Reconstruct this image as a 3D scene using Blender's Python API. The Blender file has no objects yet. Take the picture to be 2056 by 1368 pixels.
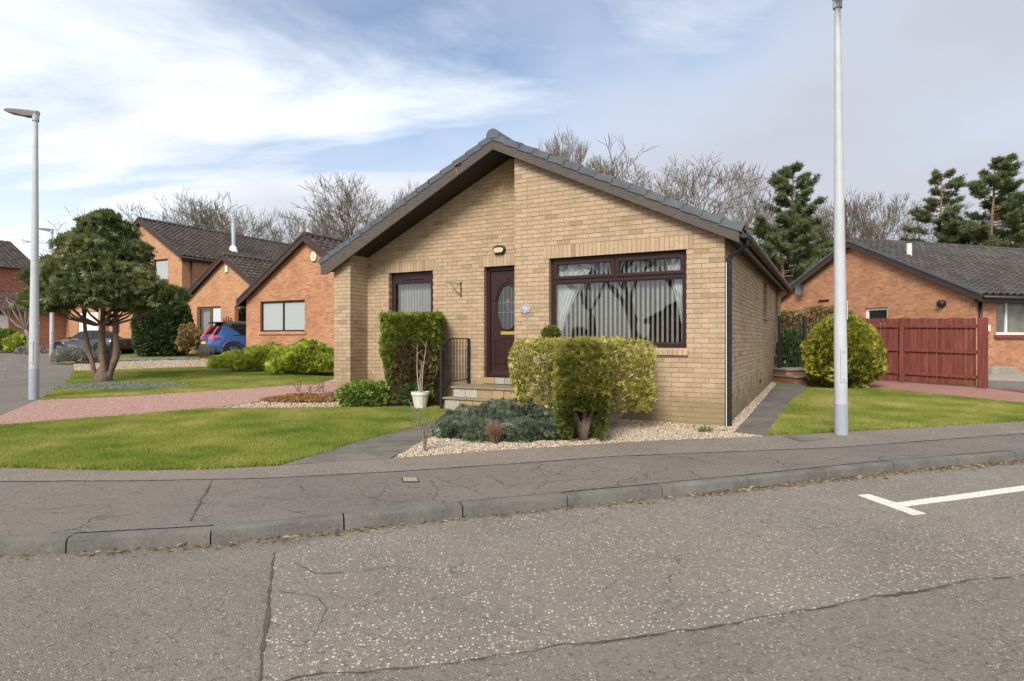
import bpy, bmesh, math, random
import numpy as np
from mathutils import Vector, Matrix, noise as mnoise
from mathutils.geometry import tessellate_polygon
random.seed(7); rng = np.random.default_rng(7)
scene = bpy.context.scene
R = math.radians
COL = scene.collection

# ---------------------------------------------------------------- camera
EYE = 1.44; FPX = 1220.0; CX, CY = 1028.0, 684.0
cam_d = bpy.data.cameras.new('camera'); cam = bpy.data.objects.new('camera', cam_d); COL.objects.link(cam)
cam.location = (0, 0, EYE); cam.rotation_euler = (R(90), 0, 0)
cam_d.sensor_width = 36; cam_d.lens = FPX / 2056 * 36; cam_d.clip_end = 3000; cam_d.clip_start = 0.05
scene.camera = cam

# ---------------------------------------------------------------- sky, sun, exposure
SUN_DIR = Vector((-0.36, -0.93, 0.80)).normalized()
CLOUD_AT = (7.7, 9.1, 0); BANK_AT = (14.65, 12.2, 0)
world = bpy.data.worlds.new('World'); scene.world = world; world.use_nodes = True
def build_world():
    nt = world.node_tree; nt.nodes.clear()
    out = nt.nodes.new('ShaderNodeOutputWorld'); bg = nt.nodes.new('ShaderNodeBackground')
    bg.inputs['Strength'].default_value = 0.10
    sky = nt.nodes.new('ShaderNodeTexSky'); sky.sky_type = 'NISHITA'; sky.sun_disc = False
    sky.sun_elevation = math.asin(SUN_DIR.z); sky.sun_rotation = math.atan2(SUN_DIR.x, SUN_DIR.y) % (2*math.pi)
    sky.air_density = 1.0; sky.dust_density = 1.0; sky.ozone_density = 1.2
    L = nt.links.new
    def N(t, **kw):
        n = nt.nodes.new(t)
        for k, v in kw.items(): setattr(n, k, v)
        return n
    def math_(op, a, b=None, clamp=False):
        n = N('ShaderNodeMath', operation=op, use_clamp=clamp)
        for i, x in enumerate((a, b)):
            if x is None: continue
            if isinstance(x, (int, float)): n.inputs[i].default_value = x
            else: L(x, n.inputs[i])
        return n.outputs[0]
    tc = N('ShaderNodeTexCoord'); sep = N('ShaderNodeSeparateXYZ'); L(tc.outputs['Generated'], sep.inputs[0])
    zc = math_('ADD', math_('MAXIMUM', sep.outputs['Z'], 0.0), 0.22)
    px = math_('DIVIDE', sep.outputs['X'], zc); py = math_('DIVIDE', sep.outputs['Y'], zc)
    comb = N('ShaderNodeCombineXYZ'); L(px, comb.inputs[0]); L(py, comb.inputs[1])
    mp = N('ShaderNodeMapping'); L(comb.outputs[0], mp.inputs[0])
    mp.inputs['Rotation'].default_value = (0, 0, R(-30)); mp.inputs['Scale'].default_value = (0.42, 1.25, 1); mp.inputs['Location'].default_value = CLOUD_AT
    n1 = N('ShaderNodeTexNoise'); L(mp.outputs[0], n1.inputs['Vector']); n1.inputs['Scale'].default_value = 1.0
    n1.inputs['Detail'].default_value = 9; n1.inputs['Roughness'].default_value = 0.56; n1.inputs['Distortion'].default_value = 0.5
    r1 = N('ShaderNodeMapRange'); L(n1.outputs[0], r1.inputs[0]); r1.interpolation_type = 'SMOOTHSTEP'
    r1.inputs[1].default_value = 0.36; r1.inputs[2].default_value = 0.60
    # more cover towards the horizon, where one looks through more cloud
    hz = N('ShaderNodeMapRange'); L(sep.outputs['Z'], hz.inputs[0]); hz.inputs[1].default_value = 0.0; hz.inputs[2].default_value = 0.42
    hz.inputs[3].default_value = 0.85; hz.inputs[4].default_value = 0.0
    cover = math_('MULTIPLY', math_('MAXIMUM', r1.outputs[0], hz.outputs[0]), 0.93, True)
    # broad thick (grey) and thin (white) parts of the cloud sheet
    mp2 = N('ShaderNodeMapping'); L(comb.outputs[0], mp2.inputs[0]); mp2.inputs['Location'].default_value = BANK_AT
    n2 = N('ShaderNodeTexNoise'); L(mp2.outputs[0], n2.inputs['Vector']); n2.inputs['Scale'].default_value = 0.36
    n2.inputs['Detail'].default_value = 5; n2.inputs['Roughness'].default_value = 0.5
    r2 = N('ShaderNodeMapRange'); L(n2.outputs[0], r2.inputs[0]); r2.interpolation_type = 'SMOOTHSTEP'
    r2.inputs[1].default_value = 0.43; r2.inputs[2].default_value = 0.66
    cc = N('ShaderNodeMix', data_type='RGBA'); L(r2.outputs[0], cc.inputs[0])
    cc.inputs[6].default_value = (7.1, 7.3, 7.6, 1); cc.inputs[7].default_value = (3.75, 3.8, 4.15, 1)
    cov2 = math_('MAXIMUM', cover, math_('MULTIPLY', r2.outputs[0], 0.88))
    mx = N('ShaderNodeMix', data_type='RGBA'); L(cov2, mx.inputs[0]); L(sky.outputs[0], mx.inputs[6]); L(cc.outputs[2], mx.inputs[7])
    L(mx.outputs[2], bg.inputs['Color']); L(bg.outputs[0], out.inputs[0])
build_world()
sun_d = bpy.data.lights.new('sun', 'SUN'); sun = bpy.data.objects.new('sun', sun_d); COL.objects.link(sun)
sun_d.energy = 2.5; sun_d.angle = R(24); sun_d.color = (1.0, 0.95, 0.88)
sun.rotation_euler = SUN_DIR.to_track_quat('Z', 'Y').to_euler()
vs = scene.view_settings
vs.view_transform = 'Standard'; vs.look = 'None'; vs.gamma = 1.0; vs.use_curve_mapping = False; vs.exposure = 0.80
scene.cycles.max_bounces = 6; scene.cycles.transparent_max_bounces = 12
scene.cycles.use_denoising = True

# ---------------------------------------------------------------- materials
MATS = {}
class Tree:
    def __init__(s, name):
        s.m = bpy.data.materials.new(name); s.m.use_nodes = True; s.nt = s.m.node_tree; s.nt.nodes.clear()
        s.out = s.nt.nodes.new('ShaderNodeOutputMaterial')
    def n(s, t, ins=None, **kw):
        nd = s.nt.nodes.new(t)
        for k, v in kw.items(): setattr(nd, k, v)
        for k, v in (ins or {}).items():
            i = nd.inputs[k]
            if hasattr(v, 'is_output'): s.nt.links.new(v, i)
            else: i.default_value = (*v, 1) if isinstance(v, tuple) and len(v) == 3 and i.type == 'RGBA' else v
        return nd
    def co(s, kind='Object'): return s.n('ShaderNodeTexCoord').outputs[kind]
    def noise(s, sc, detail=4, rough=.55, vec=None, dist=0): return s.n('ShaderNodeTexNoise', {'Vector': vec or s.co(), 'Scale': sc, 'Detail': detail, 'Roughness': rough, 'Distortion': dist}).outputs[0]
    def rng(s, v, a, b, c=0., d=1., smooth=False):
        n = s.n('ShaderNodeMapRange', {0: v, 1: a, 2: b, 3: c, 4: d}); n.interpolation_type = 'SMOOTHSTEP' if smooth else 'LINEAR'; return n.outputs[0]
    def mix(s, f, a, b, bt='MIX'): return s.n('ShaderNodeMix', {0: f, 6: a, 7: b}, data_type='RGBA', blend_type=bt).outputs[2]
    def math(s, op, a, b=0., c=None):
        n = s.n('ShaderNodeMath', {0: a, 1: b}, operation=op)
        return n.outputs[0]
    def ramp(s, f, stops):
        n = s.n('ShaderNodeValToRGB', {0: f}); e = n.color_ramp.elements
        while len(e) < len(stops): e.new(0.5)
        for el, (p, c) in zip(e, stops): el.position = p; el.color = (*c, 1)
        return n.outputs[0]
    def attr(s, name='tone'): return s.n('ShaderNodeAttribute', attribute_name=name).outputs['Fac']
    def map(s, vec, scale=(1, 1, 1), rot=(0, 0, 0), loc=(0, 0, 0)): return s.n('ShaderNodeMapping', {'Vector': vec, 'Scale': scale, 'Rotation': rot, 'Location': loc}).outputs[0]
    def bump(s, h, strength=.3, dist=.01): return s.n('ShaderNodeBump', {'Height': h, 'Strength': strength, 'Distance': dist}).outputs[0]
    def pbr(s, col, rough=.7, metal=0., bump=None, spec=.5, **kw):
        ins = {'Base Color': col, 'Roughness': rough, 'Metallic': metal, 'Specular IOR Level': spec}; ins.update(kw)
        if bump is not None: ins['Normal'] = bump
        b = s.n('ShaderNodeBsdfPrincipled', ins); s.nt.links.new(b.outputs[0], s.out.inputs[0]); return s.m

def plain(name, col, rough=.6, metal=0., var=.12, sc=9., bump=.0, spec=.4):
    t = Tree(name); c = Vector(col)
    f = t.noise(sc, 5, .6)
    cc = t.mix(t.rng(f, .3, .7), tuple(c * (1 - var)), tuple(c * (1 + var)))
    m = t.pbr(cc, rough, metal, t.bump(t.noise(sc * 8, 4), bump, .004) if bump else None, spec)
    MATS[name] = m; return m

def leafmat(name, stops, trans=.25, rough=.55):
    t = Tree(name); f = t.attr()
    f2 = t.math('ADD', f, t.rng(t.noise(5.0, 3), .3, .7, -.18, .18))
    c = t.ramp(f2, stops)
    d = t.n('ShaderNodeBsdfPrincipled', {'Base Color': c, 'Roughness': rough, 'Specular IOR Level': .25})
    tr = t.n('ShaderNodeBsdfTranslucent', {'Color': c})
    mx = t.n('ShaderNodeMixShader', {0: trans, 1: d.outputs[0], 2: tr.outputs[0]}); t.nt.links.new(mx.outputs[0], t.out.inputs[0])
    MATS[name] = t.m; return t.m

def make_materials():
    M = MATS
    # buff facing brick: a colour for each brick (attribute), fine speckle, rain stains with shapes of their own
    def brickmat(name, stops):
        t = Tree(name)
        w = t.n('ShaderNodeNewGeometry').outputs['Position']; c = t.ramp(t.attr(), stops)
        c = t.mix(t.rng(t.noise(55, 4, .6, w), .35, .7, 0, .35), c, tuple(Vector(stops[0][1]) * .62))
        c = t.mix(t.rng(t.noise(1.3, 6, .65, w), .50, .70, 0, .42, True), c, (.235, .185, .105))
        c = t.mix(t.rng(t.noise(7., 4, .65, t.map(w, (1, 1, .16))), .54, .70, 0, .42), c, (.285, .235, .155))
        sz = t.n('ShaderNodeSeparateXYZ', {0: w}).outputs[2]       # damp and algae splashed up from the ground, ragged
        al = t.rng(t.math('SUBTRACT', t.math('MULTIPLY', t.noise(2.6, 5, .7, w), 1.3), sz), -.12, .30, 0, .75)
        c = t.mix(al, c, t.mix(t.noise(1.1, 3, .5, w), (.17, .115, .06), (.26, .225, .10)))
        mm = t.pbr(c, .9, 0, t.bump(t.noise(130, 4, .55, w), .5, .004), .2); M[name] = mm
    brickmat('buff_brick', [(0, (.315, .222, .138)), (.16, (.40, .285, .178)), (.42, (.455, .330, .208)), (.62, (.505, .368, .238)), (.8, (.465, .320, .220)), (1, (.40, .305, .17))])
    plain('mortar', (.275, .20, .125), .95, var=.2, sc=14, bump=.3)
    for nm, a, b, mo in (('orange_brick', (.52, .255, .135), (.33, .135, .075), (.42, .28, .18)), ('red_brick', (.44, .20, .12), (.26, .105, .07), (.34, .22, .15)),
                         ('tan_brick', (.53, .285, .145), (.38, .175, .09), (.42, .29, .18))):
        t = Tree(nm); uv = t.co('UV')
        n = t.n('ShaderNodeTexBrick', {'Vector': uv, 'Color1': a, 'Color2': b, 'Mortar': mo, 'Scale': 1., 'Mortar Size': .006, 'Mortar Smooth': .2, 'Bias': -.2, 'Brick Width': .225, 'Row Height': .075}); n.offset = .5
        c = t.mix(t.rng(t.noise(1.1, 5, .6), .4, .7, 0, .45), n.outputs[0], tuple(Vector(b) * .8))
        c = t.mix(t.rng(t.noise(9., 4, .7, t.map(uv, (.6, 2.2, 1))), .45, .7, 0, .6), c, tuple(Vector(b) * .75))
        M[nm] = t.pbr(c, .9, 0, t.bump(n.outputs['Fac'], -.4, .008), .2)
    # asphalts
    def asphalt(name, base, chipcol, chip_amt, chip_sc, crack=0., tint=(.16, .125, .10), cw=.012):
        t = Tree(name); o = t.co()
        c = t.mix(t.rng(t.noise(.9, 6, .6), .35, .65), tuple(Vector(base) * .86), tuple(Vector(base) * 1.12))
        c = t.mix(t.rng(t.noise(.45, 4, .6, t.map(o, loc=(7, 3, 0))), .45, .7, 0, .5), c, tint)
        c = t.mix(t.rng(t.noise(5.5, 5, .7, t.map(o, (1, 1.6, 1), loc=(1, 5, 0))), .56, .70, 0, .55), c, tuple(Vector(base) * .55))
        g = t.n('ShaderNodeTexVoronoi', {'Vector': o, 'Scale': 95.}, feature='F1')
        c = t.mix(t.rng(g.outputs['Distance'], .15, .7, .45, 0.), c, tuple(Vector(base) * 1.7))
        dark = t.rng(t.noise(38, 3, .7), .30, .48, .75, 0.)
        c = t.mix(dark, c, tuple(Vector(base) * .38))
        v = t.n('ShaderNodeTexVoronoi', {'Vector': t.map(o, (1, 1, .2)), 'Scale': chip_sc, 'Randomness': 1.}, feature='F1')
        pick = t.n('ShaderNodeSeparateColor', {0: v.outputs['Color']})
        # size of each chip differs; stretches of road have more or fewer of them
        dens = t.rng(t.noise(1.3, 4, .6), .35, .65, -.22, .20)
        on = t.math('LESS_THAN', pick.outputs[0], t.math('ADD', dens, chip_amt))
        sz = t.rng(pick.outputs[1], 0, 1, .18, .42)
        inside = t.math('LESS_THAN', v.outputs['Distance'], sz)
        f = t.math('MULTIPLY', on, inside)
        cc = t.mix(pick.outputs[2], tuple(Vector(chipcol) * .62), tuple(Vector(chipcol) * 1.1))
        c = t.mix(f, c, cc)
        h = t.math('ADD', t.math('MULTIPLY', t.rng(g.outputs['Distance'], 0, .6, 1, 0), .6), t.math('MULTIPLY', f, .5))
        if crack:
            dn = t.n('ShaderNodeTexNoise', {'Vector': o, 'Scale': 3.2, 'Detail': 5.}).outputs['Color']
            wv = t.n('ShaderNodeMix', {0: .24, 4: o, 5: dn}, data_type='VECTOR').outputs[1]
            e = t.n('ShaderNodeTexVoronoi', {'Vector': t.map(wv, (1.2, 2.2, 1.)), 'Scale': 1.8, 'Randomness': 1.}, feature='DISTANCE_TO_EDGE')
            thin = t.rng(t.noise(2.6, 3, .6), .3, .7, .002, cw)
            mask = t.rng(t.noise(.8, 4, .6, t.map(o, loc=(2, 9, 0))), .42, .58)
            ck = t.math('MULTIPLY', t.math('LESS_THAN', e.outputs['Distance'], thin), mask)
            c = t.mix(t.math('MULTIPLY', ck, crack), c, (.035, .03, .026))
            h = t.math('SUBTRACT', h, t.math('MULTIPLY', ck, 1.5))
        M[name] = t.pbr(c, .88, 0, t.bump(h, .7, .012), .3)
    asphalt('road_asphalt', (.158, .140, .115), (.34, .30, .255), .40, 62, 0., (.20, .17, .13))
    asphalt('road_chipped', (.180, .158, .130), (.52, .47, .40), .52, 52, .6, (.21, .165, .125), .008)
    asphalt('pavement_asphalt', (.155, .134, .114), (.36, .32, .28), .05, 60, .9, (.20, .148, .112), .013)
    asphalt('pavement_margin', (.185, .156, .126), (.48, .43, .37), .22, 62, 0., (.22, .17, .13))
    plain('tar', (.075, .065, .053), .9, var=.3, sc=20, bump=.4)
    # lawn soil + grass blades
    t = Tree('turf'); c = t.ramp(t.noise(2.2, 6, .65), [(.3, (.11, .13, .014)), (.5, (.17, .18, .022)), (.7, (.26, .225, .045))])
    M['turf'] = t.pbr(c, .95, 0, t.bump(t.noise(90, 3), .6, .02), .1)
    for nm, st in (('grass_blade', [(.0, (.125, .195, .035)), (.3, (.215, .275, .052)), (.6, (.315, .335, .078)), (.85, (.41, .38, .12)), (1, (.52, .45, .19))]),):
        t = Tree(nm); f = t.math('ADD', t.math('MULTIPLY', t.attr(), .30), t.rng(t.noise(1.1, 5, .62), .33, .67, 0., .75))
        f = t.math('ADD', f, t.rng(t.noise(.25, 2), .4, .6, -.12, .12))
        c = t.ramp(f, st)
        d = t.n('ShaderNodeBsdfDiffuse', {'Color': c}); tr = t.n('ShaderNodeBsdfTranslucent', {'Color': c})
        mx = t.n('ShaderNodeMixShader', {0: .35, 1: d.outputs[0], 2: tr.outputs[0]}); t.nt.links.new(mx.outputs[0], t.out.inputs[0]); M[nm] = t.m
    plain('soil', (.11, .085, .06), .95, var=.35, sc=6, bump=.6)
    # stones with a colour each
    for nm, st in (('pale_gravel', [(0, (.24, .175, .115)), (.3, (.40, .31, .21)), (.65, (.53, .43, .31)), (1, (.66, .58, .46))]), ('red_gravel', [(0, (.35, .21, .17)), (.5, (.43, .275, .225)), (1, (.54, .39, .325))]),
                   ('slate_chip', [(0, (.10, .105, .12)), (.5, (.17, .18, .20)), (1, (.27, .28, .30))]), ('clad_stone', [(0, (.30, .21, .115)), (.35, (.38, .26, .13)), (.6, (.30, .29, .22)), (1, (.42, .42, .38))])):
        t = Tree(nm); c = t.ramp(t.attr(), st)
        c = t.mix(t.rng(t.noise(24, 4), .35, .7, 0, .4), c, tuple(Vector(st[1][1]) * .6))
        M[nm] = t.pbr(c, .85, 0, t.bump(t.noise(60, 3), .4, .006), .3)
    for nm, a, b in (('red_gravel_bed', (.42, .26, .21), (.29, .165, .13)), ('pale_gravel_bed', (.42, .32, .22), (.24, .17, .12)), ('slate_bed', (.14, .145, .16), (.07, .07, .08))):
        t = Tree(nm); v = t.n('ShaderNodeTexVoronoi', {'Vector': t.co(), 'Scale': 42.})
        c = t.mix(t.n('ShaderNodeSeparateColor', {0: v.outputs['Color']}).outputs[0], a, b)
        c = t.mix(t.rng(t.noise(.9, 4), .4, .7, 0, .35), c, b)
        M[nm] = t.pbr(c, .9, 0, t.bump(v.outputs['Distance'], -.8, .015), .2)
    # slabs, kerbs
    def slab(nm, col, var=.2, speck=120):
        t = Tree(nm); c = t.mix(t.rng(t.noise(3, 5, .6), .3, .7), tuple(Vector(col) * (1 - var)), tuple(Vector(col) * (1 + var)))
        c = t.mix(t.rng(t.attr(), 0, 1, 0, .35), c, tuple(Vector(col) * .6))
        c = t.mix(t.rng(t.noise(speck, 3, .7), .55, .75, 0, .6), c, tuple(Vector(col) * 1.8))
        c = t.mix(t.rng(t.noise(speck * .8, 2, .7, t.map(t.co(), loc=(4, 4, 4))), .60, .7, 0, .6), c, tuple(Vector(col) * .35))
        M[nm] = t.pbr(c, .9, 0, t.bump(t.noise(speck, 3), .4, .005), .25)
    slab('kerb_stone', (.140, .131, .114), .35, 60); slab('paving_slab', (.145, .132, .112), .35); slab('edging_slab', (.30, .25, .20)); slab('concrete', (.27, .25, .21)); slab('step_slab', (.26, .20, .14))
    t = Tree('block_paving'); n = t.n('ShaderNodeTexBrick', {'Vector': t.map(t.co(), rot=(0, 0, R(20))), 'Color1': (.34, .165, .13), 'Color2': (.27, .13, .105), 'Mortar': (.16, .10, .08), 'Scale': 1., 'Mortar Size': .006, 'Brick Width': .2, 'Row Height': .1})
    M['block_paving'] = t.pbr(t.mix(t.rng(t.noise(1.5, 4), .4, .7, 0, .3), n.outputs[0], (.36, .22, .17)), .9, 0, t.bump(n.outputs['Fac'], -.4, .006), .2)
    t = Tree('white_paint'); M['white_paint'] = t.pbr(t.mix(t.rng(t.noise(40, 4, .7), .50, .66, 0, .85), (.66, .62, .53), (.26, .24, .21)), .8, 0, t.bump(t.noise(90, 3), .5, .006), .3)
    # woodwork, plastics, metal
    def wood(nm, col, rough=.6, sc=(2, 40, 40), var=.25):
        t = Tree(nm); f = t.noise(1.2, 6, .65, t.map(t.co(), sc))
        c = t.mix(t.rng(f, .3, .7), tuple(Vector(col) * (1 - var)), tuple(Vector(col) * (1 + var)))
        c = t.mix(t.rng(t.attr(), 0, 2.2, 0, .6), c, tuple(Vector(col) * .6))
        M[nm] = t.pbr(c, rough, 0, t.bump(f, .25, .004), .3)
    wood('barge_board', (.085, .070, .058), .75, (6, 6, 40), .3); wood('soffit_board', (.040, .033, .029), .6, (2, 60, 60), .15)
    wood('fence_paint', (.178, .050, .036), .85, (24, 24, 1.5), .5); wood('oak_frame', (.20, .09, .03), .5); wood('red_trellis', (.20, .05, .035), .6)
    wood('brown_upvc', (.034, .0145, .0135), .35, (2, 2, 2), .1); wood('dark_fascia', (.055, .032, .026), .55)
    plain('white_upvc', (.74, .74, .72), .35, var=.03); plain('black_plastic', (.016, .017, .019), .42, var=.1); plain('black_iron', (.016, .016, .018), .5, var=.2)
    plain('cream_plastic', (.62, .60, .52), .4, var=.04); plain('lamp_glass', (.55, .47, .27), .25, var=.1); plain('brass', (.80, .52, .13), .28, 1., .06)
    plain('lead_came', (.30, .30, .29), .4, .6); plain('grey_paint', (.44, .45, .455), .5, var=.10, sc=2.5); plain('grey_sleeve', (.30, .335, .37), .5, var=.06); plain('lamp_head', (.22, .20, .19), .5)
    plain('sticker_white', (.78, .78, .76), .4, var=.02); plain('sticker_ink', (.10, .10, .10), .5); plain('pewter', (.46, .47, .46), .35, .7, .25, 30); plain('flue_steel', (.52, .55, .57), .3, .8, .1)
    plain('slate_tile', (.082, .092, .099), .5, var=.22, sc=5, bump=.2); plain('vent_clay', (.42, .30, .13), .8); plain('pot_white', (.66, .62, .53), .7, var=.12, sc=6, bump=.1); plain('blind_fabric', (.80, .77, .71), .8, var=.05)
    plain('net_curtain', (.80, .80, .78), .9, var=.1); plain('room_wall', (.30, .27, .23), .9); plain('roller_blind', (.36, .39, .385), .7, var=.03); plain('garage_white', (.78, .78, .77), .5, var=.03)
    plain('bark_brown', (.155, .105, .075), .95, var=.4, sc=14, bump=1.); plain('bark_grey', (.19, .165, .13), .95, var=.3, sc=10, bump=.7); plain('twig', (.19, .155, .12), .9, var=.3, sc=4); plain('pale_twig', (.40, .32, .23), .9, var=.2, sc=8); plain('pine_bark', (.22, .135, .085), .95, var=.35, sc=7, bump=.7)
    plain('red_twig', (.23, .12, .075), .9, var=.3)
    for nm, a, b in (('brown_tile', (.082, .066, .058), (.15, .13, .115)), ('grey_tile', (.070, .062, .058), (.15, .14, .13)), ('red_tile', (.11, .07, .06), (.17, .12, .10))):
        t = Tree(nm); c = t.mix(t.rng(t.attr(), 0, 1), tuple(Vector(a) * .75), tuple(Vector(a) * 1.25))
        c = t.mix(t.rng(t.noise(1.6, 5, .7), .5, .75, 0, .7), c, b)
        c = t.mix(t.rng(t.noise(11, 4, .7), .66, .74, 0, .75), c, (.34, .33, .29))
        M[nm] = t.pbr(c, .9, 0, t.bump(t.noise(60, 3), .4, .006), .2)
    # car paint, glass, rubber
    for nm, c, mt in (('blue_paint', (.045, .125, .36), .35), ('charcoal_paint', (.045, .048, .053), .4)):
        t = Tree(nm); M[nm] = t.pbr(c, .32, mt, None, .5, **{'Coat Weight': .8, 'Coat Roughness': .06})
    plain('black_roof', (.02, .02, .023), .2); plain('cladding', (.045, .045, .047), .6); plain('tyre', (.018, .018, .018), .8); plain('alloy', (.42, .43, .44), .3, .8)
    t = Tree('tail_red'); M['tail_red'] = t.pbr((.50, .02, .025), .15, 0, None, .5, **{'Coat Weight': 1.})
    t = Tree('plate_yellow'); M['plate_yellow'] = t.pbr((.72, .50, .08), .4)
    t = Tree('car_glass'); M['car_glass'] = t.pbr((.012, .014, .015), .05, 0, None, .8)
    t = Tree('headlamp'); M['headlamp'] = t.pbr((.5, .52, .54), .1, .4)
    t = Tree('dim_window'); M['dim_window'] = t.pbr(t.mix(t.rng(t.noise(2.5, 3), .4, .6), (.10, .10, .085), (.17, .165, .13)), .25, 0, None, .4)
    t = Tree('dark_window'); M['dark_window'] = t.pbr((.02, .023, .026), .06, 0, None, .8)
    t = Tree('glass'); fr = t.n('ShaderNodeFresnel', {'IOR': 1.62})
    wob = t.bump(t.noise(1.6, 2), .04, .05)
    tr = t.n('ShaderNodeBsdfTransparent', {'Color': (.86, .90, .89)}); gl = t.n('ShaderNodeBsdfGlossy', {'Color': (1., 1., 1.), 'Roughness': .0, 'Normal': wob})
    mx = t.n('ShaderNodeMixShader', {0: t.math('ADD', t.math('MULTIPLY', fr.outputs[0], 1.25), .03), 1: tr.outputs[0], 2: gl.outputs[0]}); t.nt.links.new(mx.outputs[0], t.out.inputs[0]); M['glass'] = t.m
    # foliage
    leafmat('yew_leaf', [(0, (.070, .095, .036)), (.4, (.125, .155, .055)), (.7, (.185, .205, .075)), (1, (.28, .255, .10))])
    leafmat('holly_leaf', [(0, (0.026, 0.048, 0.016)), (.5, (0.051, 0.083, 0.026)), (1, (0.112, 0.136, 0.048))])
    leafmat('lime_leaf', [(0, (.18, .22, .025)), (.4, (.31, .37, .04)), (.75, (.43, .49, .065)), (1, (.54, .57, .12))])
    leafmat('bright_conifer', [(0, (.085, .12, .018)), (.4, (.16, .205, .026)), (.75, (.25, .285, .04)), (1, (.34, .35, .07))])
    leafmat('brown_conifer', [(0, (.12, .085, .05)), (.4, (.19, .135, .07)), (.75, (.26, .19, .085)), (1, (.27, .25, .07))])
    leafmat('gold_leaf', [(0, (.15, .16, .03)), (.35, (.30, .285, .05)), (.65, (.47, .41, .10)), (1, (.62, .53, .20))])
    leafmat('olive_conifer', [(0, (0.066, 0.086, 0.020)), (.4, (0.140, 0.157, 0.030)), (.75, (0.239, 0.231, 0.043)), (1, (0.355, 0.289, 0.066))])
    leafmat('blue_juniper', [(0, (.068, .088, .054)), (.4, (.125, .150, .098)), (.75, (.195, .225, .155)), (1, (.30, .32, .23))])
    leafmat('green_leaf', [(0, (0.063, 0.117, 0.022)), (.4, (0.135, 0.216, 0.032)), (.75, (0.234, 0.315, 0.054)), (1, (0.378, 0.396, 0.108))])
    leafmat('box_leaf', [(0, (0.040, 0.076, 0.022)), (.5, (0.086, 0.140, 0.036)), (1, (0.171, 0.225, 0.063))])
    leafmat('golden_yew', [(0, (0.080, 0.099, 0.016)), (.35, (0.184, 0.200, 0.026)), (.7, (0.344, 0.328, 0.038)), (1, (0.528, 0.448, 0.072))])
    leafmat('lavender_leaf', [(0, (0.168, 0.175, 0.147)), (.5, (0.280, 0.287, 0.245)), (1, (0.434, 0.434, 0.378))])
    leafmat('pine_needle', [(0, (.080, .105, .046)), (.5, (.135, .165, .068)), (1, (.23, .24, .11))])
    leafmat('heather_leaf', [(0, (0.192, 0.090, 0.036)), (.5, (0.324, 0.168, 0.060)), (1, (0.432, 0.288, 0.120))])
    leafmat('beech_leaf', [(0, (0.180, 0.114, 0.042)), (.5, (0.288, 0.198, 0.072)), (1, (0.396, 0.294, 0.132))])
    leafmat('laurel_leaf', [(0, (0.030, 0.075, 0.018)), (.5, (0.075, 0.150, 0.033)), (1, (0.195, 0.285, 0.090))], rough=.3)
    leafmat('litter_leaf', [(0, (0.120, 0.078, 0.042)), (.5, (0.228, 0.156, 0.084)), (1, (0.396, 0.300, 0.156))])
make_materials()

# ---------------------------------------------------------------- mesh helpers
def link(o, parent=None):
    COL.objects.link(o)
    if parent is not None: o.parent = parent
    return o
def tag(o, label=None, cat=None, group=None, kind=None):
    for k, v in (('label', label), ('category', cat), ('group', group), ('kind', kind)):
        if v: o[k] = v
    return o
def thing(name, label, cat, loc=(0, 0, 0), rz=0., group=None):
    o = bpy.data.objects.new(name, None); o.empty_display_size = .2; link(o); o.location = loc; o.rotation_euler = (0, 0, rz)
    return tag(o, label, cat, group)
def copy_tree(o, parent=None):
    c = o.copy(); COL.objects.link(c); c.parent = parent
    for ch in list(o.children): copy_tree(ch, c)
    return c
def mesh_np(name, V, F, mat, parent=None, tone=None, smooth=False, uv=False):
    V = np.asarray(V, dtype=np.float32); F = np.asarray(F, dtype=np.int32)
    me = bpy.data.meshes.new(name); n, k = F.shape
    me.vertices.add(len(V)); me.vertices.foreach_set('co', V.ravel())
    me.loops.add(n * k); me.loops.foreach_set('vertex_index', F.ravel())
    me.polygons.add(n); me.polygons.foreach_set('loop_start', np.arange(0, n * k, k, dtype=np.int32))
    me.polygons.foreach_set('loop_total', np.full(n, k, dtype=np.int32))
    if smooth: me.polygons.foreach_set('use_smooth', np.ones(n, dtype=bool))
    me.update(calc_edges=True)
    if tone is not None:
        a = me.attributes.new('tone', 'FLOAT', 'POINT'); a.data.foreach_set('value', np.asarray(tone, dtype=np.float32))
    me.materials.append(MATS[mat] if isinstance(mat, str) else mat)
    o = bpy.data.objects.new(name, me); return link(o, parent)
def instances(bv, bf, mats, locs):
    bv = np.asarray(bv, dtype=np.float32); bf = np.asarray(bf, dtype=np.int32)
    V = np.einsum('nij,kj->nki', mats, bv) + locs[:, None, :]
    F = bf[None] + (np.arange(len(locs)) * len(bv))[:, None, None]
    return V.reshape(-1, 3), F.reshape(-1, bf.shape[1])
def basis(z, roll=None):
    """rotation matrices (columns x, y, z) whose z axis follows the given vectors, rolled at random about it"""
    z = z / (np.linalg.norm(z, axis=1, keepdims=True) + 1e-9); n = len(z)
    a = np.where(np.abs(z[:, 2:3]) < .9, np.array([[0., 0., 1.]]), np.array([[1., 0., 0.]]))
    x = np.cross(a, z); x /= np.linalg.norm(x, axis=1, keepdims=True) + 1e-9; y = np.cross(z, x)
    t = rng.uniform(0, 2 * np.pi, n) if roll is None else roll
    c, s = np.cos(t)[:, None], np.sin(t)[:, None]
    return np.stack([x * c + y * s, -x * s + y * c, z], axis=2)

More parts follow.
